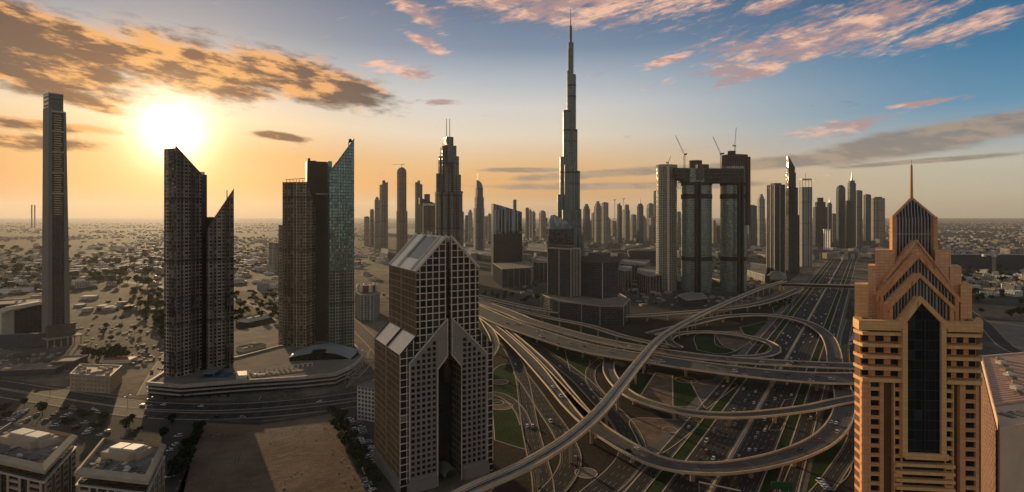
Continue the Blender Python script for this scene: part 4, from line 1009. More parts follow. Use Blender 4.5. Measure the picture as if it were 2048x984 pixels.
# office blocks in front
F_OFF = facade("office_glass", (.085, .085, .085), (.018, .021, .025), 2.4, 3.8, .10, .14, groug=.1, tilt=.06, vary=.8, spec=.5, blinds=.06)
t, ft, fr = tower("office_block", "tall dark office block with white edge lines beside the pale topped cube", 1095, 1142, 1161, 500, 905, F_OFF, 'flat', g=50)
mb = MB()
for i in (0, 1, 2, 3):
    for k in (0, .5) if i == 3 else (0,):
        p = Vector(ft[i]).lerp(Vector(ft[(i + 1) % 4]), k); mb.box(*p, 30, 1.0, 1.0, zp(500, 905) - 29)
for i in range(5): mb.prism([fr(fr.w * (.2 + .16 * i), -.6), fr(fr.w * (.2 + .16 * i) + .7, -.6), fr(fr.w * (.2 + .16 * i) + .7, 0), fr(fr.w * (.2 + .16 * i), 0)], 30, zp(500, 905))
parapet(mb, ft, zp(500, 905), zp(497, 905), .8); part("white_edge", mb, CREAM, t)
t, ft, fr = tower("office_block", "dark cube shaped office block with flat pale roof on the podium", 1161, 1205, 1236, 517, 890, F_OFF, 'flat', g=52)
mb = MB(); mb.prism(inset(ft, 1.01), zp(527, 890), zp(516, 890), 0, 1, bottom=True); part("roof_band", mb, [plain("brown_band", (.11, .09, .07), .7), PAVE], t)
mb = MB(); mb.box(*ft[0], 30, 1.0, 1.0, zp(527, 890) - 30); part("white_edge", mb, CREAM, t)
FRM = plain('dull_frame', (.34, .30, .25), .7, var=.2)
def lowblock(label, pts, ztop, mat, Y=None, fins=3, roof=None, name="podium_block", base=0, cat="building", n_clutter=8, lip=1.0):
    P = [gp(x, y, ztop)[:2] for x, y in pts]; t = thing(name, label, cat, centre(P)); mb = MB(); mb.prism(inset(P, .985), base, ztop - .6, 0, 1); part("walls", mb, mat if isinstance(mat, list) else [mat, roof or GREYROOF], t)
    mb = MB(); Q = P if area2(P) > 0 else P[::-1]; parapet(mb, Q, ztop - 1.2 * lip, ztop + .4, 1.0)
    if fins:
        for i in range(len(Q)):
            a, b = Vector(Q[i]), Vector(Q[(i + 1) % len(Q)]); m_ = max(1, round((b - a).length / (14 * (3 / fins))))
            for k in range(m_): p = a.lerp(b, k / m_); mb.box(*p, base, 1.1, 1.1, ztop - base)
    part("frame", mb, FRM, t)
    for k in range(n_clutter): mb = MB(); clutter(mb, P, ztop - .6, 1, int(pts[0][0]) + k * 7); part("roof_unit", mb, CONC, t)
    return t, P
lowblock("long angular podium with pale roof rim in front of the dark cube block", [(1082, 588), (1118, 602), (1163, 607), (1200, 612), (1247, 612), (1260, 598), (1240, 587), (1150, 580)], 30, F_OFF, fins=1, n_clutter=6, roof=PAVE)
def finblock(label, pts, ztop, fins=3, n=10): return lowblock(label, pts, ztop, F_OFF, fins=fins, name="finned_block", n_clutter=n)
finblock("low block with white fins and cluttered roof below the mirror glass tower", [(986, 526), (1004, 538), (1062, 535), (1068, 524)], 42)
finblock("low finned block squeezed behind the tall dark office block", [(1062, 522), (1078, 525), (1097, 525), (1097, 515), (1070, 514)], 44)
finblock("small finned block just right of the dark cube block", [(1237, 538), (1250, 542), (1262, 540), (1264, 532), (1240, 531)], 44, n=4)
finblock("low wide finned block left of the oval towers", [(1274, 545), (1300, 553), (1330, 548), (1340, 538), (1300, 532), (1276, 536)], 36)
finblock("low finned block in the second row behind the small one", [(1240, 527), (1290, 531), (1300, 520), (1245, 518)], 40, n=6)
def stadium(label, px, py, rx, Y, h, name="round_hall"):
    X, _ = at(px, Y); r = rx / F * Y; t = thing(name, label, "hall", (X, Y)); mb = MB(); loft(mb, ell(X, Y, r * .85, r * .5, 0, 32), 0, ell(X, Y, r, r * .6, 0, 32), h); part("bowl", mb, plain("dark_bowl", (.06, .055, .05), .7), t)
    mb = MB(); loft(mb, ell(X, Y, r * 1.02, r * .62, 0, 32), h, ell(X, Y, r * .6, r * .35, 0, 32), h + r * .08); part("roof", mb, GREYROOF, t)
stadium("low flared oval hall with pale rim in front of the far skyline", 1288, 495, 34, 1950, 40)
lowblock("flat dark pavilion with pale roof edge under the oval towers", [(1355, 590), (1372, 600), (1408, 597), (1405, 588), (1380, 584)], 14, F_OFF, fins=0, name="pavilion", n_clutter=2)
lowblock("broad pale shopping hall roof behind the gabled tower", [(767, 466), (830, 470), (835, 458), (780, 456)], 24, FS[1], fins=0, name="shopping_hall", n_clutter=6, roof=plain("green_grey_roof", (.24, .25, .2), .7))
lowblock("long dark hall behind the cube block", [(1168, 515), (1235, 519), (1236, 506), (1172, 504)], 24, F_OFF, fins=0, name="hall", n_clutter=4)
for k, (pts, z, lb) in enumerate([([(990, 480), (1050, 484), (1060, 474), (1000, 472)], 16, "pale low hall left of the black faceted tower"), ([(930, 505), (985, 512), (985, 497), (935, 494)], 18, "wide low hall right of the gabled tower"),
     ([(1050, 500), (1095, 504), (1095, 488), (1056, 486)], 22, "grey low hall just left of the black faceted tower"), ([(760, 505), (775, 508), (778, 497), (762, 496)], 20, "small low hall left of the gabled tower peak"),
     ([(1342, 560), (1362, 563), (1364, 552), (1345, 550)], 16, "low site building between the first two oval towers"), ([(1424, 556), (1440, 560), (1444, 550), (1426, 548)], 18, "low site building between the two unfinished towers"),
     ([(1496, 505), (1532, 510), (1534, 492), (1500, 490)], 16, "pale arcade block left of the far right skyscrapers"), ([(1494, 540), (1530, 550), (1536, 530), (1498, 525)], 20, "brown block at the foot of the far right skyscrapers")]):
    lowblock(lb, pts, z, FS[(k * 2 + 1) % 6], fins=0, name="low_hall", n_clutter=5)

# right-hand skyline along the highway
def rt(lb, x0, xm, x1, yt, Y, m_, cr='flat', **k): return tower("skyline_tower", lb, x0, xm, x1, yt, Y, m_, cr, **k)
rt("dark pair of slabs with brown left face at the highway bend", 1534, 1549, 1570, 370, 1500, FS[4], fins=2)
t, ft, fr = rt("pointed dark skyscraper tapering to a curved blade top", 1569, 1577, 1599, 430, 1560, FS[4], 'none')
for x0, xm, x1, yt in ((1571, 1577, 1596, 375), (1572, 1577, 1592, 345)):
    mb = MB(); mb.prism(foot(x0, xm, x1, 1565, 28), 0, zp(yt, 1565)); part("tier", mb, FS[4], t)
mb = MB(); q = foot(1573, 1577, 1590, 1566, 28)
fq = Fr(q[0], q[1]); mb.prism(q, zp(345, 1566), lambda x, y: zp(311, 1566) - max(0, (Vector((x, y)) - fq.A).dot(fq.R)) / fq.w * 34); part("blade_top", mb, FS[4], t)
t, ft, fr = rt("white ribbed skyscraper with open frame crown beside the blade topped one", 1598, 1604, 1624, 374, 1750, FS[3], 'none', fins=4)
mb = MB(); c = centre(ft)
for p in inset(ft, .9): mb.box(*p, zp(374, 1750), 2, 2, 26)
parapet(mb, inset(ft, .95), zp(374, 1750) + 22, zp(374, 1750) + 27, 1.5); mb.tube([(*c, zp(374, 1750)), (*c, zp(345, 1750))], .8, 5); part("open_crown", mb, CREAM, t)
rt("dark tower with stepped notched top behind the white ribbed one", 1626, 1631, 1655, 414, 2900, FS[4], 'step')
rt("thin dark tower with needle right of the notched one", 1654, 1657, 1664, 408, 3000, FS[2], 'spire')
t, ft, fr = rt("rounded top dark tower left of the tallest far pair", 1672, 1677, 1691, 380, 2600, FS[2], 'round')
rt("short dark slab between the rounded and the crowned towers", 1690, 1694, 1706, 402, 2550, FS[4])
rt("tallest far tower with tiered crown along the highway", 1695, 1700, 1712, 366, 2700, FS[2], 'spire')
rt("grey tower tucked against the tiered crown tower", 1710, 1714, 1725, 382, 2800, FS[0])
rt("slim dark tower with white right edge near the highway end", 1727, 1731, 1742, 390, 3000, FS[2], fins=1)
rt("broad pale slab last before the highway vanishes", 1742, 1747, 1770, 397, 3300, FS[1])
rt("bluish slab just right of the unfinished towers", 1494, 1498, 1514, 412, 2700, FS[2])
rt("pale twin topped tower left of the far right skyscrapers", 1515, 1519, 1530, 398, 2900, FS[3], 'step')
mb = MB()
for i in range(4): mb.box(*at(1648 + i * 4, 2500), 0, 3.0, 5, zp(458, 2500))
mb.box(*at(1654, 2500), zp(461, 2500), 33, 6, 7)
solo("portal_frame", mb, WHITE, "white square portal frame beside the highway", "gateway", loc=at(1654, 2500))
# far hazy skyline behind the needle tower: ordinals follow the picture from left to right
ORD = "first second third fourth fifth sixth seventh eighth ninth tenth eleventh twelfth thirteenth fourteenth fifteenth sixteenth seventeenth eighteenth nineteenth twentieth".split()
rowR = [(1166, 1180, 417, 'step'), (1171, 1184, 442, 'flat'), (1183, 1193, 426, 'slantl'), (1188, 1203, 412, 'step'), (1203, 1217, 406, 'flat'), (1203, 1213, 434, 'flat'), (1214, 1221, 440, 'pyr'), (1222, 1233, 443, 'flat'), (1234, 1244, 408, 'slantl'), (1244, 1260, 422, 'raw'), (1249, 1258, 411, 'raw'), (1261, 1273, 430, 'flat'), (1274, 1287, 411, 'spire'), (1283, 1293, 438, 'step'), (1293, 1310, 415, 'round'), (1298, 1312, 436, 'flat'), (1307, 1314, 382, 'flat')]
names = {'flat': "flat topped", 'step': "stepped top", 'slantl': "slant topped", 'slantr': "slant topped", 'pyr': "pointed", 'raw': "unfinished", 'spire': "spired", 'round': "round topped"}
for i, (x0, x1, yt, cr) in enumerate(sorted(rowR, key=lambda r: r[0] + r[1])):
    tower("distant_tower", f"{ORD[i]} hazy {names[cr]} tower counting rightward from the needle tower", x0, x0 + (x1 - x0) * .3, x1, yt, 3000 + (i * 377 % 900), FS[(i * 5 + 2) % 4], cr, group="far hazy skyline towers")
rowL = [(923, 928, 424, 'flat'), (930, 936, 431, 'flat'), (936, 945, 425, 'step'), (969, 975, 433, 'flat'), (975, 983, 431, 'round'), (1051, 1058, 416, 'flat'), (1057, 1065, 420, 'slantl'), (1064, 1071, 423, 'slantl'), (1078, 1092, 428, 'round'), (1086, 1095, 436, 'flat')]
for i, (x0, x1, yt, cr) in enumerate(rowL):
    tower("distant_tower", f"{ORD[i]} hazy {names[cr]} tower counting rightward from the twin spired tower", x0, x0 + (x1 - x0) * .3, x1, yt, 3000 + (i * 277 % 900), FS[(i * 5 + 1) % 4], cr, group="far hazy skyline towers")
for i, (x0, x1, yt, cr, lb) in enumerate([(1353, 1362, 424, 'flat', "hazy tower seen in the gap left of the middle oval tower"), (1424, 1433, 446, 'step', "left hazy tower seen between the two unfinished towers"), (1433, 1440, 452, 'flat', "right hazy tower seen between the two unfinished towers"), (1627, 1640, 436, 'flat', "low hazy tower at the foot of the notched dark tower"), (1662, 1673, 428, 'flat', "hazy slab just left of the rounded top tower"), (1503, 1508, 432, 'pyr', "small pointed tower in front of the bluish slab"), (62, 65, 410, 'flat', "left of two tiny chimneys on the far left horizon"), (68, 71, 410, 'flat', "right of two tiny chimneys on the far left horizon")]):
    tower("distant_tower", lb, x0, x0 + (x1 - x0) * .3, x1, yt, 3200 if x0 > 100 else 7000, FS[i % 4], cr)
t1 = tower_crane(1229.5, 440, 400, 1233, 398, 3200, "thin crane standing among the far skyline towers, left one", w=1.8, back=2)
t1 = tower_crane(1247, 411, 398, 1243, 396, 3000, "tiny crane on the unfinished far skyline tower", w=1.6, back=2)

# --- footbridge and metro station shell
t = thing("metro_station", "golden shell shaped station straddling the rail viaduct", "station", gp(1556, 566)); Ys = gp(1556, 566)[1]
mb = MB(); nu, nv = 14, 8; xa, xb = at(1524, Ys)[0], at(1583, Ys)[0]
def sp(i, j):
    a = i / nu; b = j / nv * math.pi; w_ = 15 * math.sin(math.pi * min(.985, max(.06, a))) ** .6; h_ = 4 + 17 * math.sin(math.pi * min(.94, max(.1, a * .8 + .14))) ** .8
    x = xa + (xb - xa) * a; y = Ys + (a - .5) * 62; return (x - math.cos(b) * w_ * .6, y + math.cos(b) * w_ * 1.0, 9 + math.sin(b) * h_)
for i in range(nu):
    for j in range(nv): mb.face([sp(i, j), sp(i + 1, j), sp(i + 1, j + 1), sp(i, j + 1)])
part("shell_roof", mb, plain("gold_shell", (.20, .165, .10), .45, .35, var=.15, scale=.05), t)
mb = MB(); mb.prism(inset([(xa, Ys - 42), (xa + 20, Ys - 48), (xb, Ys + 20), (xb - 16, Ys + 34)], .8), 0, 12); part("concourse", mb, FS[4], t)
a, b = gp(1562, 571, 9), gp(1725, 576, 9); t = thing("footbridge", "long covered footbridge crossing the highway from the station", "bridge", ((a[0] + b[0]) / 2, (a[1] + b[1]) / 2)); frf = Fr(a[:2], b[:2])
mb = MB(); mb.fbox(frf, 0, frf.w, 0, 8, 8, 13.0); part("glazed_tube", mb, FS[4], t)
mb = MB(); mb.fbox(frf, -1, frf.w + 1, -.6, 8.6, 13.0, 14.2); mb.fbox(frf, -1, frf.w + 1, -.5, 8.5, 7, 8); part("roof_and_floor", mb, CONC, t)
for k in range(5): mb = MB(); mb.fbox(frf, frf.w * (.04 + .235 * k), frf.w * (.04 + .235 * k) + 2, 3, 5, 0, 7); part("pier", mb, CONC, t)

# ------------------------------------------------------------------ near right: orange gabled tower
OR = facade("orange_stone", (.46, .20, .09), (.70, .32, .145), 1.7, 1.62, .03, .04, groug=.75, tilt=.0, vary=.22, spec=.25)
YE = facade("ochre_stone", (.52, .29, .12), (.78, .42, .18), 2.1, 1.3, .025, .05, groug=.75, tilt=.0, vary=.2, spec=.25)
PK = facade("pink_tile_cladding", (.55, .28, .15), (.76, .41, .22), 1.6, 1.1, .04, .07, groug=.7, tilt=0, vary=.22)
BR = plain("brown_recess", (.15, .075, .035), .8, var=.2)
OGL = facade("tower_dark_glass", (.040, .055, .062), (.007, .010, .012), 2.2, 3.4, .05, .07, groug=.07, tilt=.05, vary=.7, blinds=.14, spec=.22)
fr = Fr((119.5, 190), (119.5 + .9945 * 39.2, 190 - .1045 * 39.2)); YO = 188
t = thing("orange_tower", "orange and ochre tower with cascading gables, tall dark central window and spire", "tower", fr(20, 0))
def Z(py, v=0): return zp(py, YO + v)
U = fr.u
def body(v=0): return [fr(U(1722, v), v), fr(U(1956, v), v), fr(U(1962, 4), 4), fr(U(1935, 26), 26), fr(U(1714, 26), 26), fr(U(1709, 5), 5)]
mb = MB(); mb.prism(body(1.0), 0, Z(652), 0, 1); part("core", mb, [BR, CONC], t)
ztopw = Z(757)
def strip_(mb, x0, x1, z0, z1, va=-.5, vb=1.05, m=0): mb.fbox(fr, U(x0), U(x1), va, vb, z0, z1, m)
zl = 20.0
rows = []; z = ztopw - 1.0
while z > 62: rows.append(z - 2.3); z -= 3.25
def pilaster(x0, w0, w1, x1, mat, nm, lowsp=1.0):
    mb = MB(); strip_(mb, x0, w0, zl, ztopw); strip_(mb, w1, x1, zl, ztopw); pv = ztopw
    for z in rows: strip_(mb, w0, w1, z + 2.1, pv); pv = z
    strip_(mb, w0, w1, zl, pv); part(nm, mb, mat, t)
    for z in rows:
        mb = MB(); strip_(mb, w0, w1, z, z + 2.1, .35, .6); w_ = part("window", mb, OGL, t)
        mb = MB(); strip_(mb, w0 - .3, w1 + .3, z - .18, z - .02, -.7, -.48); part("sill", mb, YE, w_)
pilaster(1722.5, 1740, 1758, 1766, OR, "pilaster"); pilaster(1918, 1929, 1949, 1956, OR, "pilaster")
pilaster(1786, 1788.5, 1801, 1803, YE, "banded_bay"); pilaster(1888, 1890, 1903, 1905.5, YE, "banded_bay")
# chamfer windows at the left corner
ca, cb = Vector(fr(U(1722), -.1)), Vector(fr(U(1709, 5), 5)); cd = (cb - ca).normalized(); cn = Vector((cd.y, -cd.x)); cn = cn if cn.y < 0 else -cn
mb = MB(); pv = ztopw; L = (cb - ca).length
def cq(a, b, o, z0, z1): return [(*(ca + cd * a + cn * o), z0), (*(ca + cd * b + cn * o), z0), (*(ca + cd * b + cn * o), z1), (*(ca + cd * a + cn * o), z1)]
for z in rows:
    mb.prism([ca + cd * 0 + cn * .45, ca + cd * L + cn * .45, ca + cd * L, ca], z + 2.1, pv, bottom=True); pv = z
mb.prism([ca + cn * .45, ca + cd * L + cn * .45, ca + cd * L, ca], zl, pv)
part("corner_bay", mb, OR, t)
# balcony floors
for x0, x1, nm in ((1709, 1803, 0), (1888, 1962, 1)):
    for k in range(5):
        mb = MB(); z1 = Z(664 + 23.2 * k); hgt = 1.15 if k < 4 else 1.3
        if nm == 0: P = [fr(U(1720), -1.6), fr(U(1803), -1.6), fr(U(1803), 1.2), fr(U(1720), 1.2), fr(U(1711, 5), 5), fr(U(1706.5, 4), 4)]
        else: P = [fr(U(1888), -1.6), fr(U(1957), -1.6), fr(U(1965, 3), 3), fr(U(1960, 4), 4), fr(U(1955), 1.2), fr(U(1888), 1.2)]
        mb.prism(P, z1 - hgt, z1, bottom=True); part("balcony", mb, YE, t)
        if k < 4:
            mb = MB()
            for a, b in ((.10, .26), (.42, .62), (.78, .98)):
                ua, ub = U(x0 + 8 + (x1 - x0 - 8) * a) if nm == 0 else U(x0 + (x1 - x0 - 6) * a), U(x0 + 8 + (x1 - x0 - 8) * b) if nm == 0 else U(x0 + (x1 - x0 - 6) * b)
                mb.fbox(fr, ua, ub, .85, 1.02, z1 - 3.6, z1 - 1.3)
            part("balcony_glazing", mb, OGL, t)
            mb = MB(); s0, s1 = (1722, 1803) if nm == 0 else (1888, 1956)
            mb.fbox(fr, U(s0), U(s1), .9, .99, z1 - 3.75, z1 - 1.2); part("balcony_wall", mb, OR, t)
# crown parapet
for P, lb in (([fr(U(1712), -1.9), fr(U(1803), -1.9), fr(U(1803), 1.0), fr(U(1727), 1.0), fr(U(1722, 7), 7), fr(U(1708, 7), 7), fr(U(1706, 4), 4)], ""), ([fr(U(1888), -1.9), fr(U(1958), -1.9), fr(U(1966, 3), 3), fr(U(1960, 9), 9), fr(U(1952, 9), 9), fr(U(1950), 1.0), fr(U(1888), 1.0)], "")):
    mb = MB(); mb.prism(P, Z(660), Z(641), bottom=True); part("crown_parapet", mb, YE, t)
mb = MB(); mb.prism(body(1.2), Z(655), Z(653), 0); part("roof_terrace", mb, PAVE, t)
# gabled bays: each a pitched volume with a framed glazed front
FIN = plain("grey_fin", (.30, .27, .235), .5, .3, var=.2)
def gbay(nm, x0, x1, xa, y_e, y_a, y_b, v, dep, fw, frame, glass, roof, fins=0, lab=None):
    u0, u1, ua = U(x0, v), U(x1, v), U(xa, v); ze, za, zb = Z(y_e, v), Z(y_a, v), Z(y_b, v)
    b = MB(); P = [(u0, zb), (u1, zb), (u1, ze), (ua, za), (u0, ze)]
    q = [(*fr(u, v), z) for u, z in P]; k = [(*fr(u, v + dep), z) for u, z in P]
    b.face(q, 0, P); b.face(k[::-1], 1, P[::-1])
    b.face([q[0], q[4], k[4], k[0]], 1, [(0, zb), (0, ze), (dep, ze), (dep, zb)]); b.face([q[1], k[1], k[2], q[2]], 1, [(0, zb), (dep, zb), (dep, ze), (0, ze)])
    b.face([q[4], q[3], k[3], k[4]], 1, [(0, 0), (0, 9), (dep, 9), (dep, 0)]); b.face([q[3], q[2], k[2], k[3]], 1, [(0, 0), (0, 9), (dep, 9), (dep, 0)])
    o = part(nm, b, [glass, roof], t)
    if fw:
        m_ = MB()
        def fr_strip(p, r, w):
            d = Vector((r[0] - p[0], r[1] - p[1])).normalized(); n = Vector((-d.y, d.x)) * w
            c = [(p[0], p[1]), (r[0], r[1]), (r[0] + n.x, r[1] + n.y), (p[0] + n.x, p[1] + n.y)]
            f0 = [(*fr(u, v - .9), z) for u, z in c]; f1 = [(*fr(u, v + .3), z) for u, z in c]
            m_.face(f0); m_.face(f1[::-1])
            for i in range(4): j = (i + 1) % 4; m_.face([f0[i], f1[i], f1[j], f0[j]])
        hw = fw
        m_.fbox(fr, u0 - .1, u0 + hw, v - .9, v + .3, zb, ze - hw * .2); m_.fbox(fr, u1 - hw, u1 + .1, v - .9, v + .3, zb, ze - hw * .2)
        ex = .7
        for s_ in (0, 1):
            ue, sg = (u0, -1) if s_ == 0 else (u1, 1); sl = (za - ze) / (ua - ue)
            A_ = (ue + sg * ex, ze + sl * sg * ex + .35); B_ = (ua, za + .35)
            c = [A_, B_, (B_[0], B_[1] - hw * 1.45), (A_[0], A_[1] - hw * 1.45)]
            if s_: c = c[::-1]
            f0 = [(*fr(u, v - 1.0), z) for u, z in c]; f1 = [(*fr(u, v + .4), z) for u, z in c]
            m_.face(f0[::-1]); m_.face(f1)
            for i in range(4): j = (i + 1) % 4; m_.face([f0[i], f1[i], f1[j], f0[j]][::-1])
        part("gable_frame", m_, frame, o)
    if fins:
        m_ = MB()
        for i in range(1, fins):
            u = u0 + (u1 - u0) * i / fins; zt_ = ze + (za - ze) * (1 - abs(u - ua) / ((ua - u0) if u < ua else (u1 - ua))) - (fw * 1.2 if fw else 0)
            w_ = .16 if i % 3 else .3; m_.fbox(fr, u - w_, u + w_, v - .45, v + .02, zb, zt_)
        part("vertical_fins", m_, FIN, o)
    return o
GG = facade("gable_glass", (.07, .065, .06), (.030, .032, .034), 1.0, 5, .16, .04, groug=.1, tilt=.08, vary=.7)
gbay("central_bay", 1803, 1889, 1840, 643, 594, 914, -1.2, 4, 1.5, YE, OGL, YE)
mb = MB(); strip_(mb, 1803, 1889, Z(914), Z(902), -2.2, -1.1); part("bay_sill", mb, YE, t)
mb = MB(); strip_(mb, 1843, 1846, Z(900), Z(640), -1.5, -1.15); part("bay_mullion", mb, DARK, t)
gbay("gable_bay", 1776, 1904, 1837, 611, 547, 655, 2.5, 8, 1.15, OR, GG, PK, 20)
gbay("gable_bay", 1757, 1914, 1834, 592, 507, 655, 6.5, 9, 1.25, OR, GG, PK, 24)
gbay("rear_gable", 1768, 1895, 1831, 560, 481, 655, 10, 8, .5, PK, PK, PK)
# flanking masses
def mass(x0, x1, y0, v, dep, mat, nm, y1=655, sl=0):
    mb = MB(); P = [fr(U(x0, v), v), fr(U(x1, v), v), fr(U(x1 + min(0, sl), v + dep), v + dep), fr(U(x0 + 1, v + dep), v + dep)]
    mb.prism(P, Z(y1, v), Z(y0, v)); part(nm, mb, mat, t)
mass(1750, 1790, 500, 11, 9, PK, "flank_block"); mass(1736, 1752, 532, 9, 8, PK, "flank_block"); mass(1709, 1737, 570, 7, 6, YE, "flank_block")
mass(1870, 1902, 500, 11, 9, PK, "flank_block", sl=-6); mass(1900, 1923, 532, 9, 9, PK, "flank_block", sl=-8); mass(1921, 1944, 568, 7, 8, YE, "flank_block", sl=-10)
mb = MB(); P0 = [fr(U(1898, 10), 10), fr(U(1914, 7), 7), fr(U(1914, 14), 14), fr(U(1898, 18), 18)]
mb.prism([fr(U(1868, 10), 9.5), fr(U(1912, 8), 9.5), fr(U(1912, 14), 14), fr(U(1868, 14), 14)], Z(655), lambda x, y: Z(500, 10) - max(0, ((Vector((x, y)) - fr.A).dot(fr.R) - U(1900, 9.5))) * 5.5); part("sloped_flank", mb, PK, t)
# lantern with pointed roof and spire
v = 13; LP = [fr(U(1786, v), v), fr(U(1868, v), v), fr(U(1866, v + 11), v + 11), fr(U(1789, v + 11), v + 11)]
mb = MB(); mb.prism(LP, Z(560, v), Z(434, v)); lan = part("lantern", mb, GG, t)
apx = (*fr(U(1823, v + 4), v + 4), Z(396, v)); 
mb = MB()
for i in range(4): a, b = LP[i], LP[(i + 1) % 4]; mb.face([(*a, Z(434, v)), (*b, Z(434, v)), apx], 0, [(0, 0), (14, 0), (7, 9)])
part("pointed_roof", mb, GG, lan)
mb = MB()
for p in LP: mb.box(*p, Z(560, v), 1.5, 1.5, Z(433, v) - Z(560, v))
for i in range(4):
    mb.bar((*LP[i], Z(434, v)), apx, .8)
    if i == 0: mb.bar((*LP[0], Z(468, v)), (*LP[1], Z(468, v)), .25)
part("corner_frame", mb, OR, lan)
mb = MB()
for i in range(1, 13):
    a = i / 13; p = Vector(LP[0]).lerp(Vector(LP[1]), a); q = p + (Vector(apx[:2]) - p) * 0; top = 1 - abs(a - .45) / .55
    mb.box(*p, Z(560, v), .32, .5, Z(434, v) - Z(560, v))
    e = Vector((*p, Z(434, v))).lerp(Vector(apx), .02); w_ = Vector((*p, Z(434, v)));
    k = (1 - abs(a - .5) * 2); tgt = w_.lerp(Vector(apx), 0) ; m_ = Vector((*Vector(LP[0] if a < .5 else LP[1]), Z(434, v))).lerp(Vector(apx), k); mb.bar(tuple(w_), (p.x * .5 + m_.x * .5, p.y * .5 + m_.y * .5, m_.z), .22)
part("vertical_fins", mb, plain("pale_fin", (.42, .38, .33), .5, .3), lan)
mb = MB(); mb.tube([(apx[0], apx[1], Z(400, v)), (apx[0], apx[1], Z(360, v)), (apx[0], apx[1], Z(330, v)), (apx[0], apx[1], Z(327, v))], [.55, .42, .34, .1], 10)
for k in range(12): mb.tube([(apx[0], apx[1], Z(395 - 5.4 * k, v)), (apx[0], apx[1], Z(394 - 5.4 * k, v))], [.62 - .02 * k] * 2, 10)
part("spire", mb, OR, t)
mb = MB(); mb.tube([(apx[0], apx[1], Z(328, v)), (apx[0], apx[1], Z(318, v))], .05, 4); part("lightning_rod", mb, DARK, t)
# lower bands under the central bay
for k in range(6):
    z1 = Z(924 + 15.6 * k); mb = MB(); strip_(mb, 1787, 1904, z1 - 1.0, z1, -1.7, 1.05); part("floor_band", mb, YE, t)
mb = MB(); strip_(mb, 1787, 1904, 40, Z(914), .2, 1.1); part("band_glazing", mb, OGL, t)
r = random.Random(3)
for k in range(9):
    mb = MB(); x = r.uniform(1713, 1775) if k < 6 else r.uniform(1925, 1950); p = fr(U(x, 5.5), 5.5 + r.uniform(0, 2)); mb.box(*p, Z(653), r.uniform(.5, 1.5), r.uniform(.5, 1.2), r.uniform(.5, 1.8), r.uniform(0, 3))
    part("roof_unit", mb, [CREAM, DARK, GREYROOF][k % 3], t)

# --- ribbed roof building at the lower right edge
RZ = 88.0
P = [gp(x, y, RZ)[:2] for x, y in [(1999, 862), (2180, 835), (2260, 690), (1962, 716)]]
t = thing("ribbed_roof_building", "tan building with pink ribbed roof and dark latticed flank, bottom right edge", "building", P[0]); fb = Fr(P[0], P[1])
mb = MB(); mb.prism(P, 0, RZ, 0, 1)
part("walls", mb, [plain("tan_render", (.70, .50, .36), .8, var=.14, scale=.03), TANROOF], t)
a, b, c_, d = [Vector(p) for p in P]
mb = MB(); n = 26
for i in range(n):
    s0, s1 = .26 + .74 * i / n, .26 + .74 * (i + .62) / n
    p0, p1 = a.lerp(d, s0), a.lerp(d, s1); q0, q1 = b.lerp(c_, s0), b.lerp(c_, s1); mb.prism([p0, q0, q1, p1], RZ, RZ + .9)
part("ribbed_roof", mb, plain("pink_sheet_roof", (.62, .38, .27), .65, var=.15), t)
mb = MB(); p0, p1 = a.lerp(d, .02), a.lerp(d, .24); q0, q1 = b.lerp(c_, .02), b.lerp(c_, .24); mb.prism([p0, q0, q1, p1], RZ, RZ + .1)
parapet(mb, P, RZ, RZ + 1.3, .7); part("roof_edge", mb, plain("tan_render", (.50, .37, .27)), t)
for i in range(9):
    mb = MB(); s_ = .34 + .07 * i; w0 = a.lerp(d, s_); w1 = b.lerp(c_, s_); p = w0.lerp(w1, .10 + .015 * (8 - i)); rot = math.atan2((w1 - w0).y, (w1 - w0).x)
    mb.box(*p, RZ + .3, 3.2 + (i % 3), 2.6, 1.4 + .5 * (i % 2), rot); mb.tube([(p.x, p.y, RZ + 1.5), (p.x, p.y, RZ + 2.4)], .9, 10); part("roof_unit", mb, [GREYROOF, CREAM, CONC][i % 3], t)
mb = MB()
for i in range(5):
    w0 = a.lerp(d, .13); w1 = b.lerp(c_, .13); p = w0.lerp(w1, .10 + .09 * i); rot = math.atan2((w1 - w0).y, (w1 - w0).x); mb.box(*p, RZ + .1, 2.6, 5.0, .5, rot + .1)
part("skylights", mb, GREYROOF, t)
fl = Fr(tuple(a), tuple(d)); n_ = Vector((-(d - a).y, (d - a).x)).normalized(); n_ = n_ if n_.x < 0 else -n_; L = (d - a).length
mb = MB()
for i in range(19): p = a.lerp(d, i / 18) + n_ * .3; mb.box(*p, 0, .5, .5, RZ - 2)
for k in range(24):
    q0, q1 = a + n_ * .02, d + n_ * .02; mb.prism([q0, q1, q1 + n_ * .5, q0 + n_ * .5], RZ - 3 - 3.6 * k, RZ - 2.5 - 3.6 * k, bottom=True)
part("flank_lattice", mb, plain("brown_lattice", (.30, .17, .11), .7), t)
mb = MB(); q0, q1 = a.lerp(d, .01) + n_ * .1, a.lerp(d, .99) + n_ * .1; mb.face([(*q1, 4), (*q0, 4), (*q0, RZ - 2.2), (*q1, RZ - 2.2)], 0, [(0, 4), (L, 4), (L, RZ), (0, RZ)]); part("flank_glazing", mb, BLACK, t)

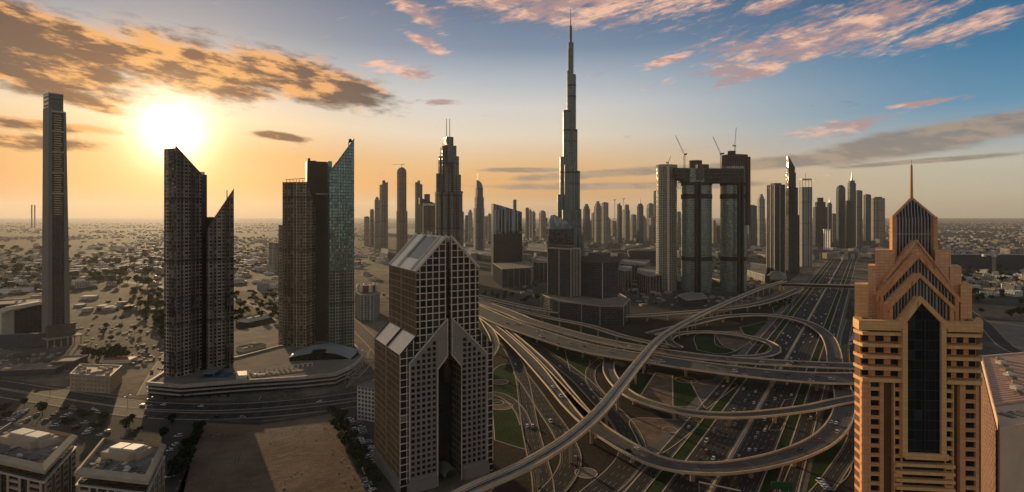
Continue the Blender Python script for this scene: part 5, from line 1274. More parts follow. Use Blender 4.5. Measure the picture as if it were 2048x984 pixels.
# --- two flat roofed hotel blocks at the lower left
TANW = plain("tan_wall", (.44, .34, .25), .8, var=.12, scale=.08)
def hotel(label, pts, HZ, seed):
    P = [Vector(gp(x, y, HZ)[:2]) for x, y in pts]; fl, frr, br, bl = P; t = thing("flat_roofed_block", label, "building", fl); f_ = Fr(tuple(fl), tuple(frr)); W, D = f_.w, (bl - fl).length
    def loc(u, v): return tuple(fl.lerp(frr, u).lerp(bl.lerp(br, u), v))
    mb = MB(); mb.prism([loc(.03, .03), loc(.97, .03), loc(.97, .97), loc(.03, .97)], 0, HZ - 6, 0); part("dark_core", mb, facade("hotel_dark_glass", (.06, .05, .042), (.014, .013, .013), 2.4, 3.4, .1, .14, vary=.6), t)
    mb = MB(); mb.prism([loc(.0, .0), loc(1, .0), loc(1, 1), loc(0, 1)], HZ - 7.5, HZ - 7.0, bottom=True); mb.prism([loc(.03, .03), loc(.97, .03), loc(.97, .97), loc(.03, .97)], HZ - 3.4, HZ - 2.2, bottom=True); part("floor_ledge", mb, CREAM, t)
    mb = MB(); O = [loc(-.01, -.012), loc(1.01, -.012), loc(1.01, 1.01), loc(-.01, 1.01)]; I = [loc(.055, .065), loc(.945, .065), loc(.945, .94), loc(.055, .94)]
    for i in range(4):
        j = (i + 1) % 4; mb.face([(*O[i], HZ - 2.6), (*O[j], HZ - 2.6), (*O[j], HZ - .9), (*O[i], HZ - .9)]); mb.face([(*O[i], HZ - .9), (*O[j], HZ - .9), (*I[j], HZ + .7), (*I[i], HZ + .7)]); mb.face([(*I[i], HZ + .7), (*I[j], HZ + .7), (*I[j], HZ - 1.6), (*I[i], HZ - 1.6)])
        mb.face([(*O[j], HZ - 2.6), (*O[i], HZ - 2.6), (*I[i], HZ - 2.6), (*I[j], HZ - 2.6)])
    part("sloped_coping", mb, TANROOF, t)
    mb = MB(); mb.face([(*p, HZ - 1.5) for p in I]); part("flat_roof", mb, GREYROOF, t)
    # facade piers with balconies, front and right side
    mb = MB(); bals = []
    for fa, fb_, fc in ((lambda s: loc(s, 0), lambda s: loc(s, .035), W), (lambda s: loc(1, s), lambda s: loc(.965, s), D)):
        n = 4
        for i in range(n):
            s0 = (i + .18) / n
            for w0, w1 in ((0, .07), (.36, .43)):
                mb.prism([fa(s0 + w0 / n * 1.6), fa(s0 + w1 / n * 1.6), fb_(s0 + w1 / n * 1.6), fb_(s0 + w0 / n * 1.6)], 0, HZ - 7.6)
            for k in range(4): 
                z = HZ - 10.5 - 3.4 * k
                bal = MB(); bals.append(bal); bal.prism([fa(s0 + .075 / n * 1.6), fa(s0 + .355 / n * 1.6), fb_(s0 + .355 / n * 1.6), fb_(s0 + .075 / n * 1.6)], z, z + 1.1, bottom=True)
    part("piers", mb, TANW, t); [part("balcony", b_, TANW, t) for b_ in bals]
    c = loc(.5, .58); rot = math.atan2(f_.R.y, f_.R.x)
    mb = MB(); mb.box(*c, HZ - 1.5, W * .40, D * .27, 4.0, rot); mb.box(*loc(.74, .62), HZ - 1.5, W * .10, D * .2, 3.4, rot); pen = part("penthouse", mb, TANW, t)
    for s_ in (-1, 1):
        mb = MB(); q = Vector(c) + f_.R * (s_ * W * .098) + f_.K * (D * .03); mb.box(*q, HZ + 2.5, W * .17, D * .15, .9, rot); part("skylight", mb, plain('dusty_skylight', (.58, .53, .45), .6), pen)
    r = random.Random(seed)
    for i in range(26):
        u, v = r.uniform(.1, .9), r.uniform(.12, .88)
        if .26 < u < .82 and .4 < v < .8: continue
        mb = MB(); q = loc(u, v)
        if i % 6 == 0: mb.tube([(*q, HZ - 1.5), (*q, HZ - .5)], r.uniform(.8, 1.7), 12)
        elif i % 4 == 1: mb.box(*q, HZ - 1.3, r.uniform(5, 11), .5, .4, rot + (math.pi / 2 if r.random() < .5 else 0), bottom=True)
        else: mb.box(*q, HZ - 1.5, r.uniform(1.2, 3.4), r.uniform(1, 2.4), r.uniform(.5, 1.7), rot)
        part("roof_unit", mb, [CONC, GREYROOF, CONCD, CREAM, STEEL][r.randrange(5)], t)
    mb = MB(); p, q = loc(.06, .3), loc(.42, .3)
    for k in range(5): mb.bar((*loc(.1, .14 + .05 * k), HZ - 1.3), (*loc(.9, .12 + .05 * k), HZ - 1.3), .16)
    part("roof_pipes", mb, CONCD, t)
    return t
hotel("flat roofed tan block with cluttered roof, complete one beside the dirt lot", [(150, 941), (296, 958), (331, 886), (206, 874)], 40, 4)
hotel("flat roofed tan block with cluttered roof, cut by the left edge of the photo", [(-72, 901), (89, 937), (154, 868), (22, 842)], 42, 9)

# --- other separate buildings on the left
F_BEI = facade("beige_wall_windows", (.42, .32, .22), (.20, .145, .10), 4.2, 3.8, .42, .5, groug=.5, vary=.4, tilt=.02)
t, P = lowblock("beige low office block with shallow windows and units on its roof", [(139, 748), (221, 753), (245, 731), (160, 728)], 16, F_BEI, fins=0, name="beige_block", n_clutter=16, roof=TANROOF)
def block(name, label, px, py, w, d, h, mat, rot=0.0, cat="building", roof=None, par=True, n=4):
    x, y, _ = gp(px, py); c, s = math.cos(rot), math.sin(rot); P = [(x + c * a - s * b, y + s * a + c * b) for a, b in ((-w / 2, 0), (w / 2, 0), (w / 2, d), (-w / 2, d))]
    t = thing(name, label, cat, (x, y)); mb = MB(); mb.prism(P, 0, h, 0, 1); part("walls", mb, [mat, roof or GREYROOF], t)
    mb = MB()
    if par: parapet(mb, P, h, h + 1.0, .5)
    if par: part("roof_rim", mb, CONC, t)
    for k in range(n): mb = MB(); clutter(mb, P, h, 1, int(px) + 7 * k); part("roof_unit", mb, CONC, t)
    return t
block("glass_hall", "dark glass mall hall beside the tapered tower", 40, 668, 62, 50, 42, facade("mall_glass", (.05, .045, .04), (.012, .014, .018), 5, 5, .05, .05, vary=.6), .55)
mb = MB(); x, y, _ = gp(-18, 672)
for i in range(14):
    a, b = i / 14, (i + 1) / 14; za, zb_ = 10 + 34 * math.sin(a * 1.5), 10 + 34 * math.sin(b * 1.5)
    xa, xb_ = x - 25 + 75 * a, x - 25 + 75 * b
    mb.prism([(xa, y - 6 - 6 * a), (xb_, y - 6 - 6 * b), (xb_, y + 34), (xa, y + 34)], 0 if i < 9 else za - 4, max(za, zb_), bottom=True)
solo("curved_roof_hall", mb, CREAM, "pale curved roof hall rising toward the tapered tower, left edge", "hall", loc=(x, y))
block("sunlit_tan_slab", "narrow tan wall slab coloured in golden light standing between mall hall and tapered tower", 68, 658, 5, 16, 38, plain("sunlit_tan_wall", (.55, .40, .24), .6), .3, "wall", par=False, n=0)  # golden sunlight on the tan slab is put into its wall colour
block("retaining_wall", "long dark blue wall in front of the mall hall", 55, 695, 92, 4, 17, plain("blue_grey_wall", (.07, .075, .085), .8), .25, "wall", par=False, n=0)
block("site_shed", "dark roofed shed with white cabins on its roof by the boulevard", 45, 752, 60, 22, 6, plain("dark_shed", (.05, .055, .065), .7), .18, "shed", n=8)
block("hoarding_yard", "brown fenced yard box left of the beige block", 125, 741, 22, 26, 9, plain("brown_hoarding", (.10, .075, .055), .85), .2, "shed", n=0)
block("red_roof_shed", "long low shed with red roof behind the beige block", 232, 727, 30, 14, 4, CREAM, .1, "shed", roof=plain("red_roof", (.30, .05, .045), .7), par=False, n=0)
t, P = lowblock("white octagonal building with ornate roof cluster between the teal and gabled towers", [(711, 584), (722, 590), (748, 590), (759, 583), (752, 574), (718, 574)], 42, FS[3], fins=3, name="octagonal_building", n_clutter=7)
mb = MB(); c = centre(P); mb.prism(ell(*c, 14, 12, 0, 8), 42, 52); part("roof_drum", mb, plain("red_brown", (.2, .08, .05), .8), t)
for k in range(6):
    mb = MB(); a = k * math.pi / 3; mb.tube([(c[0] + 15 * math.cos(a), c[1] + 12 * math.sin(a), 42), (c[0] + 15 * math.cos(a), c[1] + 12 * math.sin(a), 50), (c[0] + 15 * math.cos(a), c[1] + 12 * math.sin(a), 55)], [3, 3, .2], 8); part("turret", mb, CREAM, t)
block("pale_block", "pale plain block just left of the brown speckled tower", 548, 541, 30, 60, 82, FS[1], .2)
block("terraced_apartments", "white apartment block with stepped balconies beside the gabled tower", 734, 842, 20, 30, 26, facade("white_balcony_wall", (.66, .62, .54), (.06, .055, .05), 3.4, 3.3, .35, .4, groug=.4, vary=.6), -.42, n=6)
block("long_dark_terrace", "long dark office row at the right edge beyond the orange tower", 1975, 537, 260, 40, 42, F_OFF, -.1, n=14)
block("white_framed_block", "pale framed block beside the long dark office row, right edge", 2040, 530, 60, 40, 52, FS[3], -.1)
for i, (px, py, w, d, h, lb) in enumerate([(170, 555, 60, 26, 9, "long white shed among trees right of the tapered tower"), (205, 552, 40, 30, 12, "white hall right of the long white shed"), (30, 585, 50, 20, 8, "low pale sheds left of the tapered tower"), (235, 500, 50, 30, 14, "white cluster of sheds on the sand beside the tall slanted tower"),
        (185, 497, 34, 22, 12, "small white hall left of the white shed cluster"), (510, 700, 30, 16, 4, "row of tan carports on the sand between the twin pairs"), (520, 640, 46, 20, 5, "pale sand mound shed between the twin pairs")]):
    block("low_shed", lb, px, py, w, d, h, [WHITE, CREAM][i % 2], .2 * i, "shed", n=5)
tower_crane(1988, 583, 512, 2022, 500, 1180, "pale lattice crane leaning over the building site at the right edge", w=2.0, back=-20, mat=CREAM)

# ------------------------------------------------------------------ trees
LEAF = ground_mat("foliage", [(.25, (.014, .022, .008)), (.5, (.030, .042, .014)), (.75, (.060, .070, .026))], .5)
BARK = plain("bark", (.10, .07, .05), .9)
def crown_mesh(seed, n, rx, rz, cz, leaf, lob=7):
    r = random.Random(seed); mb = MB(); C_ = []
    for i in range(lob):
        a = r.uniform(0, 6.28); q = r.uniform(.1, .65) * rx; C_.append((math.cos(a) * q, math.sin(a) * q, cz + r.uniform(-.5, .55) * rz, r.uniform(.38, .62)))
    for i in range(n):
        x, y, z, s = C_[r.randrange(lob)]; d = Vector((r.gauss(0, 1), r.gauss(0, 1), r.gauss(0, 1))).normalized(); k = r.uniform(.55, 1.05)
        p = Vector((x + d.x * rx * s * k, y + d.y * rx * s * k, z + d.z * rz * s * k))
        a = Vector((r.gauss(0, 1), r.gauss(0, 1), r.gauss(0, 1))).normalized() * leaf * r.uniform(.6, 1.2); b = a.cross(d + Vector((.1, .3, .2))).normalized() * leaf * r.uniform(.5, 1.0)
        mb.face([tuple(p - a - b), tuple(p + a - b * .6), tuple(p + a * .7 + b), tuple(p - a * .8 + b)])
    return mb.mesh("crown", [LEAF])
def trunk_mesh(h, r0):
    mb = MB(); mb.tube([(0, 0, -.2), (.1, 0, h * .5), (0, .1, h)], [r0, r0 * .75, r0 * .5], 6)
    for k in range(4): a = k * 1.7; mb.tube([(0, .05, h * .75), (math.cos(a) * h * .3, math.sin(a) * h * .3, h * 1.25)], [r0 * .45, r0 * .2], 5)
    return mb.mesh("trunk", [BARK])
TREES = [(crown_mesh(i, 340 if i < 3 else 200, 3.0 + .4 * (i % 3), 2.3 + .3 * (i % 2), 3.9, .42 if i < 3 else .6), trunk_mesh(2.6, .22)) for i in range(5)]
def tree(px, py, s, label, group, name="tree", z=0.0, xy=None):
    r = tree.r; x, y = xy or gp(px, py, z)[:2]; o = thing(name, label, "tree", (x, y, z), group); o.scale = (s * r.uniform(.85, 1.2), s * r.uniform(.85, 1.2), s * r.uniform(.85, 1.15)); o.rotation_euler = (0, 0, r.uniform(0, 6.28))
    c, tr = TREES[r.randrange(5)]
    for nm, me in (("crown", c), ("trunk", tr)): p = bpy.data.objects.new(nm, me); COL.objects.link(p); p.parent = o
    return o
tree.r = random.Random(11); R_ = random.Random(5)
for i, (u, v, s) in enumerate([(235, 150, 1.0), (410, 232, 1.5), (650, 365, 1.45), (990, 318, 1.5), (1250, 320, 1.2), (1220, 370, 1.3), (1660, 325, 1.3), (1580, 470, 1.3), (1350, 400, .8), (60, 275, 1.1), (930, 390, 1.3), (1290, 478, 1.1), (780, 270, 1.4), (840, 275, 1.2), (30, 215, 1.0), (80, 170, .9), (620, 200, .8), (735, 400, .8)]):
    tree(u / 4.824, 780 + (v + 12) / 4.824, s * 1.1, "round dark tree standing in the grey car park", "car park trees")
for i in range(15):
    a = i / 14; tree(398 - 42 * a + R_.uniform(-5, 5), 862 + 98 * a, 1.25 + .6 * a, "dark bushy tree in the row between car park and dirt lot", "row of trees along the dirt lot")
for px, py, s in [(662, 828, 1.0), (672, 836, 1.3), (682, 848, 1.5), (676, 864, 1.5), (690, 872, 1.6), (702, 884, 1.5), (696, 900, 1.6), (712, 908, 1.5), (722, 918, 1.3), (716, 934, 1.5), (728, 946, 1.4), (740, 962, 1.3), (700, 918, 1.2), (754, 975, 1.2), (690, 888, 1.4)]:
    tree(px, py, s * 1.15, "dense dark tree in the belt between dirt lot and gabled tower", "tree belt by the gabled tower")
for i in range(16): tree(172 + 78 * i / 15, 716 + R_.uniform(-4, 3), 1.7, "dark tree in the clump behind the beige block", "tree clump behind the beige block")
def infield(poly, n, s0, s1, label, group, sz=None):
    k = 0; xs = [p[0] for p in poly]; ys = [p[1] for p in poly]
    while k < n:
        x, y = R_.uniform(min(xs), max(xs)), R_.uniform(min(ys), max(ys)); ins = False
        for i in range(len(poly)):
            (x0, y0), (x1, y1) = poly[i], poly[(i + 1) % len(poly)]
            if (y0 > y) != (y1 > y) and x < (x1 - x0) * (y - y0) / (y1 - y0) + x0: ins = not ins
        if ins: tree(x, y, R_.uniform(s0, s1), label, group); k += 1
infield([(255, 590), (330, 585), (330, 680), (290, 640)], 42, 1.2, 2.2, "dark scrub tree on the sand left of the tall slanted tower", "scrub trees left of the slanted towers")
infield([(160, 600), (330, 590), (330, 700), (200, 715)], 26, .8, 1.6, "small dark tree on the site yard beside the tapered tower", "trees on the site yard")
infield([(468, 590), (560, 585), (556, 645), (470, 655)], 34, 1.2, 2.1, "dark scrub tree on the sand between the twin pairs", "scrub trees between the twin pairs")
infield([(0, 500), (330, 495), (330, 575), (140, 570), (0, 580)], 95, 2.2, 4.2, "dark tree in the wooded suburb behind the tapered tower", "suburb trees on the left")
infield([(960, 585), (1080, 600), (1080, 612), (960, 596)], 14, 1.2, 2.2, "dark tree in the belt below the finned block", "trees below the finned block")
infield([(1560, 602), (1592, 588), (1585, 612), (1552, 622)], 10, 1.2, 1.9, "dark tree on the lawn triangle below the footbridge", "trees below the footbridge")
infield([(1880, 540), (2048, 540), (2048, 640), (1960, 630)], 34, 1.6, 3.0, "dark tree in the low district right of the orange tower", "trees right of the orange tower")
for i in range(8): tree(330 + 18 * i, 800 - i * .6, .55, "small shrub in a planter below the podium", "podium planter shrubs", "shrub")

# ------------------------------------------------------------------ houses
HOUSE = []
def house_mat(name, wall, glass):
    return facade(name, wall, glass, 4.0, 3.4, .5, .5, groug=.4, vary=.4, tilt=.02)
HM = [house_mat("white_house_wall", (.62, .58, .52), (.09, .085, .08)), house_mat("tan_house_wall", (.46, .38, .28), (.08, .07, .06)), house_mat("grey_house_wall", (.34, .32, .29), (.07, .07, .07)), house_mat("pale_house_wall", (.70, .66, .58), (.1, .1, .1))]
def house_mesh(i):
    r = random.Random(i + 50); mb = MB(); w, d, h = r.uniform(13, 22), r.uniform(11, 18), r.choice([4.5, 7.5, 7.5, 11])
    mb.box(0, 0, 0, w, d, h, m=0); P = [(-w / 2, -d / 2), (w / 2, -d / 2), (w / 2, d / 2), (-w / 2, d / 2)]; parapet(mb, P, h, h + 1, .4, 1)
    mb.box(r.uniform(-w / 4, w / 4), r.uniform(-d / 4, d / 4), h, 5, 4, 3, m=0); mb.box(w * .5 + 3.0, r.uniform(-3, 3), 0, 6, d * .6, 3.6, m=1)
    for k in range(3): mb.box(r.uniform(-w / 3, w / 3), r.uniform(-d / 3, d / 3), h, 1.5, 1.2, 1, m=2)
    return mb.mesh("house", [HM[i % 4], [CREAM, TANROOF, CONC, WHITE][i % 4], CONCD])
HMESH = [house_mesh(i) for i in range(10)]
def house(px, py, s, label, group):
    o = bpy.data.objects.new("house", R_.choice(HMESH)); COL.objects.link(o); x, y, _ = gp(px, py); o.location = (x, y, 0); o.rotation_euler = (0, 0, R_.choice([.3, .3 + math.pi / 2, .9])); o.scale = (s, s * R_.uniform(.8, 1.2), R_.uniform(.8, 1.2)); tag(o, label, "house", group)
def houses(n, x0, x1, y0, y1, label, group, s=(1, 1.4), skip=None):
    k = 0
    while k < n:
        x = R_.uniform(x0, x1); y = y0 + (y1 - y0) * R_.random() ** 1.1
        if skip and skip(x, y): continue
        house(x, y, R_.uniform(*s), label, group); k += 1
houses(110, -20, 330, 478, 575, "small pale house among the trees of the left suburb", "houses of the left suburb")
houses(45, 468, 560, 462, 580, "small pale house scattered on the sunlit sand between the twin pairs", "houses on the sunlit sand")
houses(26, 705, 775, 465, 560, "small pale house in the hazy strip left of the gabled tower", "houses in the hazy strip")
houses(100, 1885, 2060, 462, 600, "small low house in the dense district right of the orange tower", "houses of the right district", skip=lambda x, y: 500 < y < 545)
houses(19, 1050, 1340, 476, 505, "small low building at the foot of the far skyline", "low buildings under the skyline", (1.5, 2.5))
# beyond counting: the far districts
def far_boxes(name, label, n, rng, mats, seed, smin=9, smax=20, hmin=4, hmax=11):
    r = random.Random(seed); mb = MB()
    for i in range(n):
        x, y = rng(r); w, d = r.uniform(smin, smax), r.uniform(smin, smax); c = r.choice([.3, .3, .9]); mb.box(x, y, 0, w, d, r.uniform(hmin, hmax), c, r.randrange(len(mats)))
    solo(name, mb, mats, label, "district", kind="stuff")
def rng_px(x0, x1, y0, y1):
    def f(r):
      while True:
        Y0, Y1 = F * H / (y1 - CY), F * H / (y0 - CY); Y = Y0 * (Y1 / Y0) ** r.random(); x = r.uniform(x0, x1); X = (x - CX) / F * Y
        q = math.sin(X / 310 + 1.3 * math.sin(Y / 420)) + math.sin(Y / 270 + 1.1 * math.sin(X / 380)) + .6 * math.sin((X + Y) / 97)
        if q > -.15 + r.uniform(-.6, .6): return (X, Y)
    return f
HB = [plain("far_white_wall", (.60, .56, .50), .8), plain("far_tan_wall", (.40, .33, .25), .8), plain("far_grey_wall", (.25, .24, .22), .8), plain("far_dark_wall", (.11, .105, .10), .8)]
far_boxes("far_suburb", "countless pale low houses spread to the left horizon", 2400, rng_px(-160, 780, 446, 560), [HB[0], HB[1], HB[2], HB[3], HB[2]], 1)
far_boxes("far_district", "countless dense low houses spread to the right horizon", 3600, rng_px(1770, 2300, 443, 610), HB, 2)
far_boxes("far_downtown", "countless low buildings around the foot of the skyline", 900, rng_px(930, 1760, 452, 520), HB[1:] + HB[3:], 3, 14, 40, 6, 26)
far_boxes("site_clutter", "cluttered yards, containers and materials around the left building sites", 260, rng_px(-60, 330, 650, 745), HB[1:], 4, 1.0, 5, .6, 2.5)
far_boxes("site_clutter", "cluttered yards and materials around the office blocks", 420, rng_px(960, 1530, 540, 612), HB[1:], 5, 3, 12, 1.5, 6)
def far_trees(name, label, n, rng, seed, s0=3, s1=7):
    r = random.Random(seed); mb = MB()
    for i in range(n):
        x, y = rng(r); s = r.uniform(s0, s1)
        for k in range(5):
            cx, cy, cz = x + r.uniform(-s, s) * .6, y + r.uniform(-s, s) * .6, s * r.uniform(.5, 1.0); q = s * r.uniform(.4, .65); t_ = r.uniform(0, 1)
            T = (cx, cy, cz + q); B = (cx, cy, max(0, cz - q)); ring_ = [(cx + q * math.cos(t_ + a * 1.257) * r.uniform(.7, 1.2), cy + q * math.sin(t_ + a * 1.257) * r.uniform(.7, 1.2), cz + q * r.uniform(-.3, .3)) for a in range(5)]
            for a in range(5): mb.face([ring_[a], ring_[(a + 1) % 5], T]); mb.face([ring_[(a + 1) % 5], ring_[a], B])
    solo(name, mb, LEAF, label, "trees", kind="stuff")
far_boxes("near_suburb", "many small low houses, walls and sheds packed around the left towers", 520, rng_px(-80, 560, 500, 625), [HB[0], HB[1], HB[2], HB[3]], 8, 7, 18, 3, 8)
far_trees("far_trees", "uncounted dark trees filling the left suburb", 2600, rng_px(-160, 560, 450, 585), 1)
far_trees("far_trees", "uncounted dark trees filling the right district", 1300, rng_px(1870, 2300, 446, 600), 2, 4, 8)
far_trees("far_trees", "uncounted scrub scattered on the sunlit sand", 260, rng_px(330, 780, 455, 600), 3)
far_trees("far_trees", "uncounted dark planting among the office blocks", 260, rng_px(960, 1500, 520, 610), 4, 2, 5)

# ------------------------------------------------------------------ cars
def car_mesh(name, body, van=False):
    mb = MB(); L, Wd = (5.4, 2.0) if van else (4.6, 1.85)
    P = [(-L / 2, .35), (-L / 2, .95), (-L * .28, 1.0), (L * .16, .95), (L / 2, .75), (L / 2, .35)]
    def extr(P, w, m, taper=1.0):
        a = [(x, -w / 2, z) for x, z in P]; b = [(x, w / 2, z) for x, z in P]; mb.face(a, m); mb.face(b[::-1], m)
        for i in range(len(P)): j = (i + 1) % len(P); mb.face([a[j], a[i], b[i], b[j]], m)
    extr(P, Wd, 0)
    C_ = [(-L * .46, .96), (-L * .42, 1.85 if van else 1.4), (L * .12, 1.85 if van else 1.42), (L * .27, .93)]; extr(C_, Wd * .88, 1)
    R = [(-L * .40, (1.86 if van else 1.41)), (-L * .40, (1.92 if van else 1.47)), (L * .09, (1.92 if van else 1.48)), (L * .10, (1.86 if van else 1.43))]; extr(R, Wd * .86, 0)
    for sx in (-1, 1):
        for sy in (-1, 1): mb.tube([(sx * L * .31, sy * Wd * .5, .34), (sx * L * .31, sy * Wd * .38, .34)], .34, 10, 2)
    return mb.mesh(name, [body, BLACK, DARK])
def paint(n, c): return plain(n, c, .3, .1, var=.04, spec=.5)
CARS = {"white": [car_mesh("car", paint("white_car_paint", (.80, .79, .76))), car_mesh("car", paint("white_car_paint", (.80, .79, .76)), True)], "silver": [car_mesh("car", paint("silver_car_paint", (.42, .42, .42)))], "black": [car_mesh("car", paint("black_car_paint", (.02, .02, .022)))], "red": [car_mesh("car", paint("red_car_paint", (.32, .03, .025)))], "sandy": [car_mesh("car", paint("sandy_car_paint", (.40, .32, .22)))]}
CR = random.Random(21)
def car(x, y, z, rz, where, group, cols=("white", "white", "white", "silver", "black", "sandy", "red")):
    c = CR.choice(cols); o = bpy.data.objects.new("car", CR.choice(CARS[c])); COL.objects.link(o); o.location = (x, y, z); o.rotation_euler = (0, 0, rz); tag(o, f"{c} car {where}", "car", f"{c} cars {group}")
dr = math.atan2(1, .647)
hw = sorted(345 * (1700 / 345) ** CR.random() for _ in range(170)); far_cars = MB()
for i, Y in enumerate(hw):
    off = CR.choice([-20, -16, -12.6, -9, -5, 5, 9, 12.6, 16, 20]); x = hx(Y) + off * 1.19
    if i >= 75: far_cars.box(x, Y, .5, 4.4, 1.8, .9, dr, CR.randrange(3)); far_cars.box(x, Y, .12, 3.6, 1.6, .4, dr, 3); continue
    car(x, Y, .16, dr + (math.pi if off < 0 else 0), "driving along the wide straight highway", "on the wide highway")
solo("traffic", far_cars, [paint("white_car_paint", (.8, .79, .76)), paint("silver_car_paint", (.42, .42, .42)), paint("black_car_paint", (.02, .02, .022)), DARK], "distant traffic thinning out along the far part of the highway", "traffic", kind="stuff")
for i in range(14):
    Y = 380 * 2.6 ** CR.random(); off = CR.choice([-38, 37, 40]); car(hx(Y) + off * 1.19, Y, .16, dr, "on a service road beside the highway", "on the service roads")
def on_path(path, offs, n, where, group, zoff=.05):
    for i in range(n):
        k = CR.randrange(2, len(path) - 2); p = path[k]; d = (path[k + 1] - path[k - 1]).normalized(); o = CR.choice(offs); q = p + Vector((d.y, -d.x, 0)) * o
        car(q.x, q.y, q.z + zoff, math.atan2(d.y, d.x) + (0 if o > 0 else math.pi), where, group)
def pathof(pts, zs): return crom([gp(x, y, z) for (x, y), z in zip(pts, zs)], 8)
on_path(pathof([(1000, 640), (1068, 665), (1175, 697), (1340, 724), (1470, 742), (1614, 755), (1716, 757)], [ZM] * 7), [-12, -8, -4, 4, 8, 12], 30, "crossing the lower carriageway of the double flyover", "on the double flyover")
on_path(pathof([(1200, 681), (1372, 710), (1523, 724), (1700, 733)], [ZM] * 4), [-6, -2, 2, 6], 14, "on the upper carriageway of the double flyover", "on the upper carriageway")
on_path(pathof([(1684, 835), (1652, 876), (1588, 908), (1502, 930), (1415, 938), (1329, 928), (1265, 901), (1193, 855), (1145, 812), (1102, 763)], [8] * 10), [-3, 1, 4], 12, "on the great loop ramp", "on the great loop ramp")
on_path(pathof([(1089, 706), (1154, 754), (1201, 801), (1240, 840), (1263, 880), (1236, 950), (1190, 990)], [.12] * 7), [-4, 0, 4], 6, "on the broad ground ramp under the viaduct", "on the broad ground ramp")
on_path(pathof([(1030, 718), (1044, 756), (1051, 797), (1060, 853), (1072, 905)], [.14] * 5), [-2, 2], 3, "on the straight ramp beside the lawn", "on the straight lawn ramp")
on_path(pathof([(1092, 820), (1124, 868), (1142, 915), (1128, 955), (1098, 990)], [.16] * 5), [-3, 3], 4, "on the curved ramp bending under the viaduct", "on the curved lower ramp")
on_path(pathof([(0, 782), (100, 796), (211, 812), (300, 822), (420, 826), (520, 822), (620, 814), (720, 800)], [.12] * 8), [-14, -10, 10, 14], 12, "driving along the curved boulevard", "on the curved boulevard")
def prow(u0, v0, u1, v1, n, where, group, fill=.62, ang=None, conv=True):
    a = gp(u0 / 4.824, 780 + v0 / 4.824) if conv else gp(u0, v0); b = gp(u1 / 4.824, 780 + v1 / 4.824) if conv else gp(u1, v1); d = Vector(b) - Vector(a); n = n or max(2, int(d.length / 2.7)); rz = math.atan2(d.y, d.x) + math.pi / 2 + .1
    for i in range(n):
        if CR.random() < fill: p = Vector(a) + d * (i / max(1, n - 1)); car(p.x, p.y, .09, (rz if ang is None else ang) + CR.uniform(-.04, .04), where, group, ("white", "white", "white", "silver", "black", "sandy"))
for q in [(440, 295, 560, 212), (790, 470, 912, 335), (95, 310, 255, 200), (215, 308, 360, 235), (0, 372, 90, 325), (140, 375, 215, 325), (480, 372, 575, 325), (730, 358, 815, 322), (620, 260, 700, 215), (0, 330, 60, 290), (960, 440, 1040, 400), (560, 330, 610, 300), (130, 250, 200, 215)]:
    prow(*q, None, "parked in a slanted row of the grey car park", "parked in the grey car park")
for q in [(1640, 590, 1690, 530), (1590, 690, 1660, 610), (1720, 450, 1740, 430), (1780, 620, 1800, 590), (1630, 870, 1640, 840), (1490, 480, 1530, 460)]:
    prow(*q, None, "parked on the lane beside the tree row and dirt lot", "parked beside the tree row")
for q in [(700, 838, 744, 925), (714, 836, 752, 915), (728, 960, 752, 990)]: prow(*q, None, "parked in the narrow car park by the gabled tower", "parked by the gabled tower", .55, None, False)
prow(0, 727, 30, 752, 9, "parked in the small yard left of the dark roofed shed", "parked by the dark shed", .9, .4, False); prow(10, 722, 40, 745, 8, "parked in the small yard left of the dark roofed shed", "parked by the dark shed", .9, .4, False)
prow(1640, 962, 1660, 984, 5, "parked under the ramp beside the orange tower", "parked by the orange tower", 1, .3, False)
for q in [(1355, 607, 1420, 601), (1700, 690, 1712, 660)]: prow(*q, None, "parked near the flat dark pavilion" if q[0] < 1500 else "parked beside the frontage road", "near the pavilion" if q[0] < 1500 else "by the frontage road", .5, None, False)

# ------------------------------------------------------------------ street furniture
lm = MB(); lm.tube([(0, 0, 0), (0, 0, 10)], [.16, .09], 6); LPOST = lm.mesh("pole", [DARK]); lm = MB(); lm.bar((0, 0, 9.9), (2.4, 0, 10.4), .12); lm.bar((0, 0, 9.9), (-2.4, 0, 10.4), .12); LARM = lm.mesh("arm", [DARK]); lm = MB(); lm.box(2.5, 0, 10.3, .9, .4, .18); lm.box(-2.5, 0, 10.3, .9, .4, .18); LHEAD = lm.mesh("lamp_head", [STEEL])
def lamp(x, y, z, rz, label, group):
    o = thing("street_lamp", label, "street lamp", (x, y, z), group); o.rotation_euler = (0, 0, rz)
    for nm, me in (("pole", LPOST), ("arm", LARM), ("lamp_head", LHEAD)): p = bpy.data.objects.new(nm, me); COL.objects.link(p); p.parent = o
bp_ = crom([gp(x, y + 1, .1) for x, y in BLV], 30)
for k in range(2, len(bp_) - 2): d = bp_[k + 1] - bp_[k - 1]; lamp(*bp_[k], math.atan2(d.y, d.x) + math.pi / 2, "two armed street lamp on the boulevard median", "boulevard street lamps")
for k in range(14): Y = 400 + 70 * k; lamp(hx(Y) + 29 * 1.19, Y, .1, .57, "two armed street lamp on the right highway verge", "highway street lamps")
a, b = gp(1398, 966, 6), gp(1482, 984, 6); t = thing("sign_gantry", "pale gantry beam over the highway at the bottom edge", "gantry", gp(1440, 985)); mb = MB(); mb.bar((*a[:2], 6.6), (*b[:2], 6.6), .7); part("beam", mb, CREAM, t)
mb = MB(); mb.bar((*a[:2], 0), (*a[:2], 6.2), .5); part("post", mb, STEEL, t); mb = MB(); mb.bar((*b[:2], 0), (*b[:2], 6.2), .5); part("post", mb, STEEL, t)
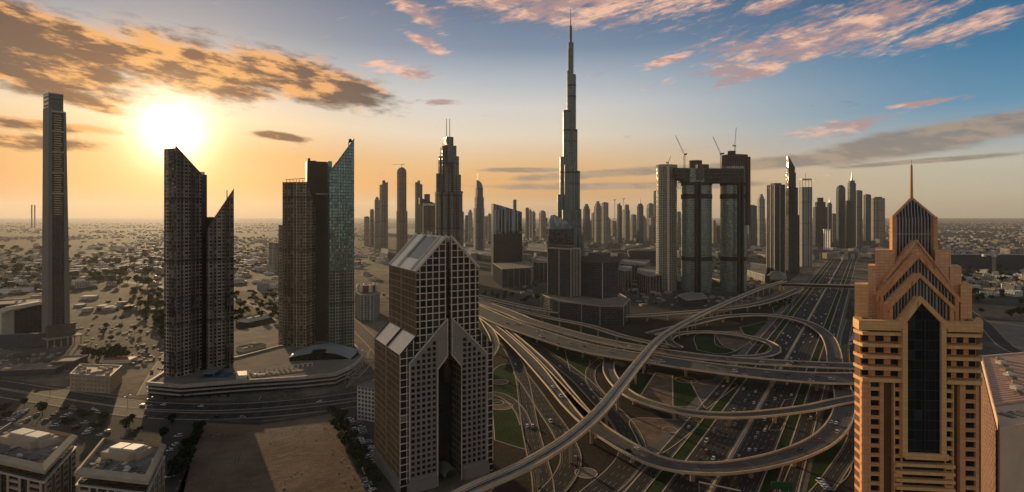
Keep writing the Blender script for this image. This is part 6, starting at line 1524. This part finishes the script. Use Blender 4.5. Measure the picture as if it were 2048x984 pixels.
x, y, _ = gp(1563, 978, 5); t = thing("road_sign", "green highway sign board on posts near the loop ramp", "sign", (x, y)); mb = MB(); mb.prism([(x - 6, y - .2), (x + 6, y - 1.2), (x + 6, y - .8), (x - 6, y + .2)], 5, 9.5, bottom=True); part("board", mb, plain("green_sign", (.012, .12, .045), .5, var=.05), t)
for k in (-4, 4): mb = MB(); mb.tube([(x + k, y, 0), (x + k, y, 5)], .25, 6); part("post", mb, STEEL, t)
mb = MB(); q = crom([gp(u, v, 0) for u, v in [(668, 834), (700, 884), (722, 930), (742, 984), (752, 1020)]], 6); wallstrip(mb, q, 0, .35, 0, 1.4); solo("boundary_wall", mb, CREAM, "low pale wall along the right side of the dirt lot", "wall")
mb = MB(); q = crom([gp(u, v, 0) for u, v in [(420, 842), (520, 846), (600, 837), (664, 826)]], 8); wallstrip(mb, q, 0, .4, 0, 1.8); solo("boundary_wall", mb, CONCD, "dark low wall between dirt lot and boulevard", "wall")

mb = MB(); r = random.Random(9)
for i in range(170):
    e = r.random() < .6; u = (r.random() ** 3 * (1 if r.random() < .5 else -1)) * .5; u = (.5 - abs(u)) * (1 if u > 0 else -1) if e else r.uniform(-.5, .5)
    v = r.random(); px = 535 + (250 + 120 * v) * u; py = 852 + 128 * v; x, y, _ = gp(px, py); s_ = r.uniform(.2, .75); mb.box(x, y, 0, s_ * 1.3, s_, s_ * r.uniform(.3, .7), r.uniform(0, 3), r.randrange(2))
solo("rubble", mb, [DIRT, CONC], "scattered rubble and lumps of earth over the empty dirt lot", "rubble", kind="stuff")
for i in range(5):
    mb = MB(); a = r.uniform(.2, .8); q = crom([gp(430 + 60 * i + 18 * math.sin(k * 1.3 + i), 850 + 26 * k, .075 + .004 * i) for k in range(6)], 5)
    strip(mb, q, -1.3, -.7, 0, 0); strip(mb, q, .7, 1.3, 0, 0); solo("tyre_track", mb, BEDS, "faint pair of tyre tracks crossing the dirt lot", "track", kind="structure")

# ------------------------------------------------------------------ haze
mb = MB(); mb.prism([(-29000, -3500), (29000, -3500), (29000, 31000), (-29000, 31000)], -1.0, 860.0, bottom=True)
hz = bpy.data.materials.new("haze"); hz.use_nodes = True; nt = hz.node_tree; nt.nodes.clear(); g = G(nt)
out = g.n('ShaderNodeOutputMaterial'); pv = g.n('ShaderNodeVolumePrincipled'); nt.links.new(pv.outputs[0], out.inputs['Volume'])
pv.inputs['Color'].default_value = (.88, .88, .88, 1); pv.inputs["Density"].default_value = 0.000021; pv.inputs["Anisotropy"].default_value = 0.34
solo("haze", mb, hz, "thin warm haze filling the air over the whole city", "haze", kind="stuff")
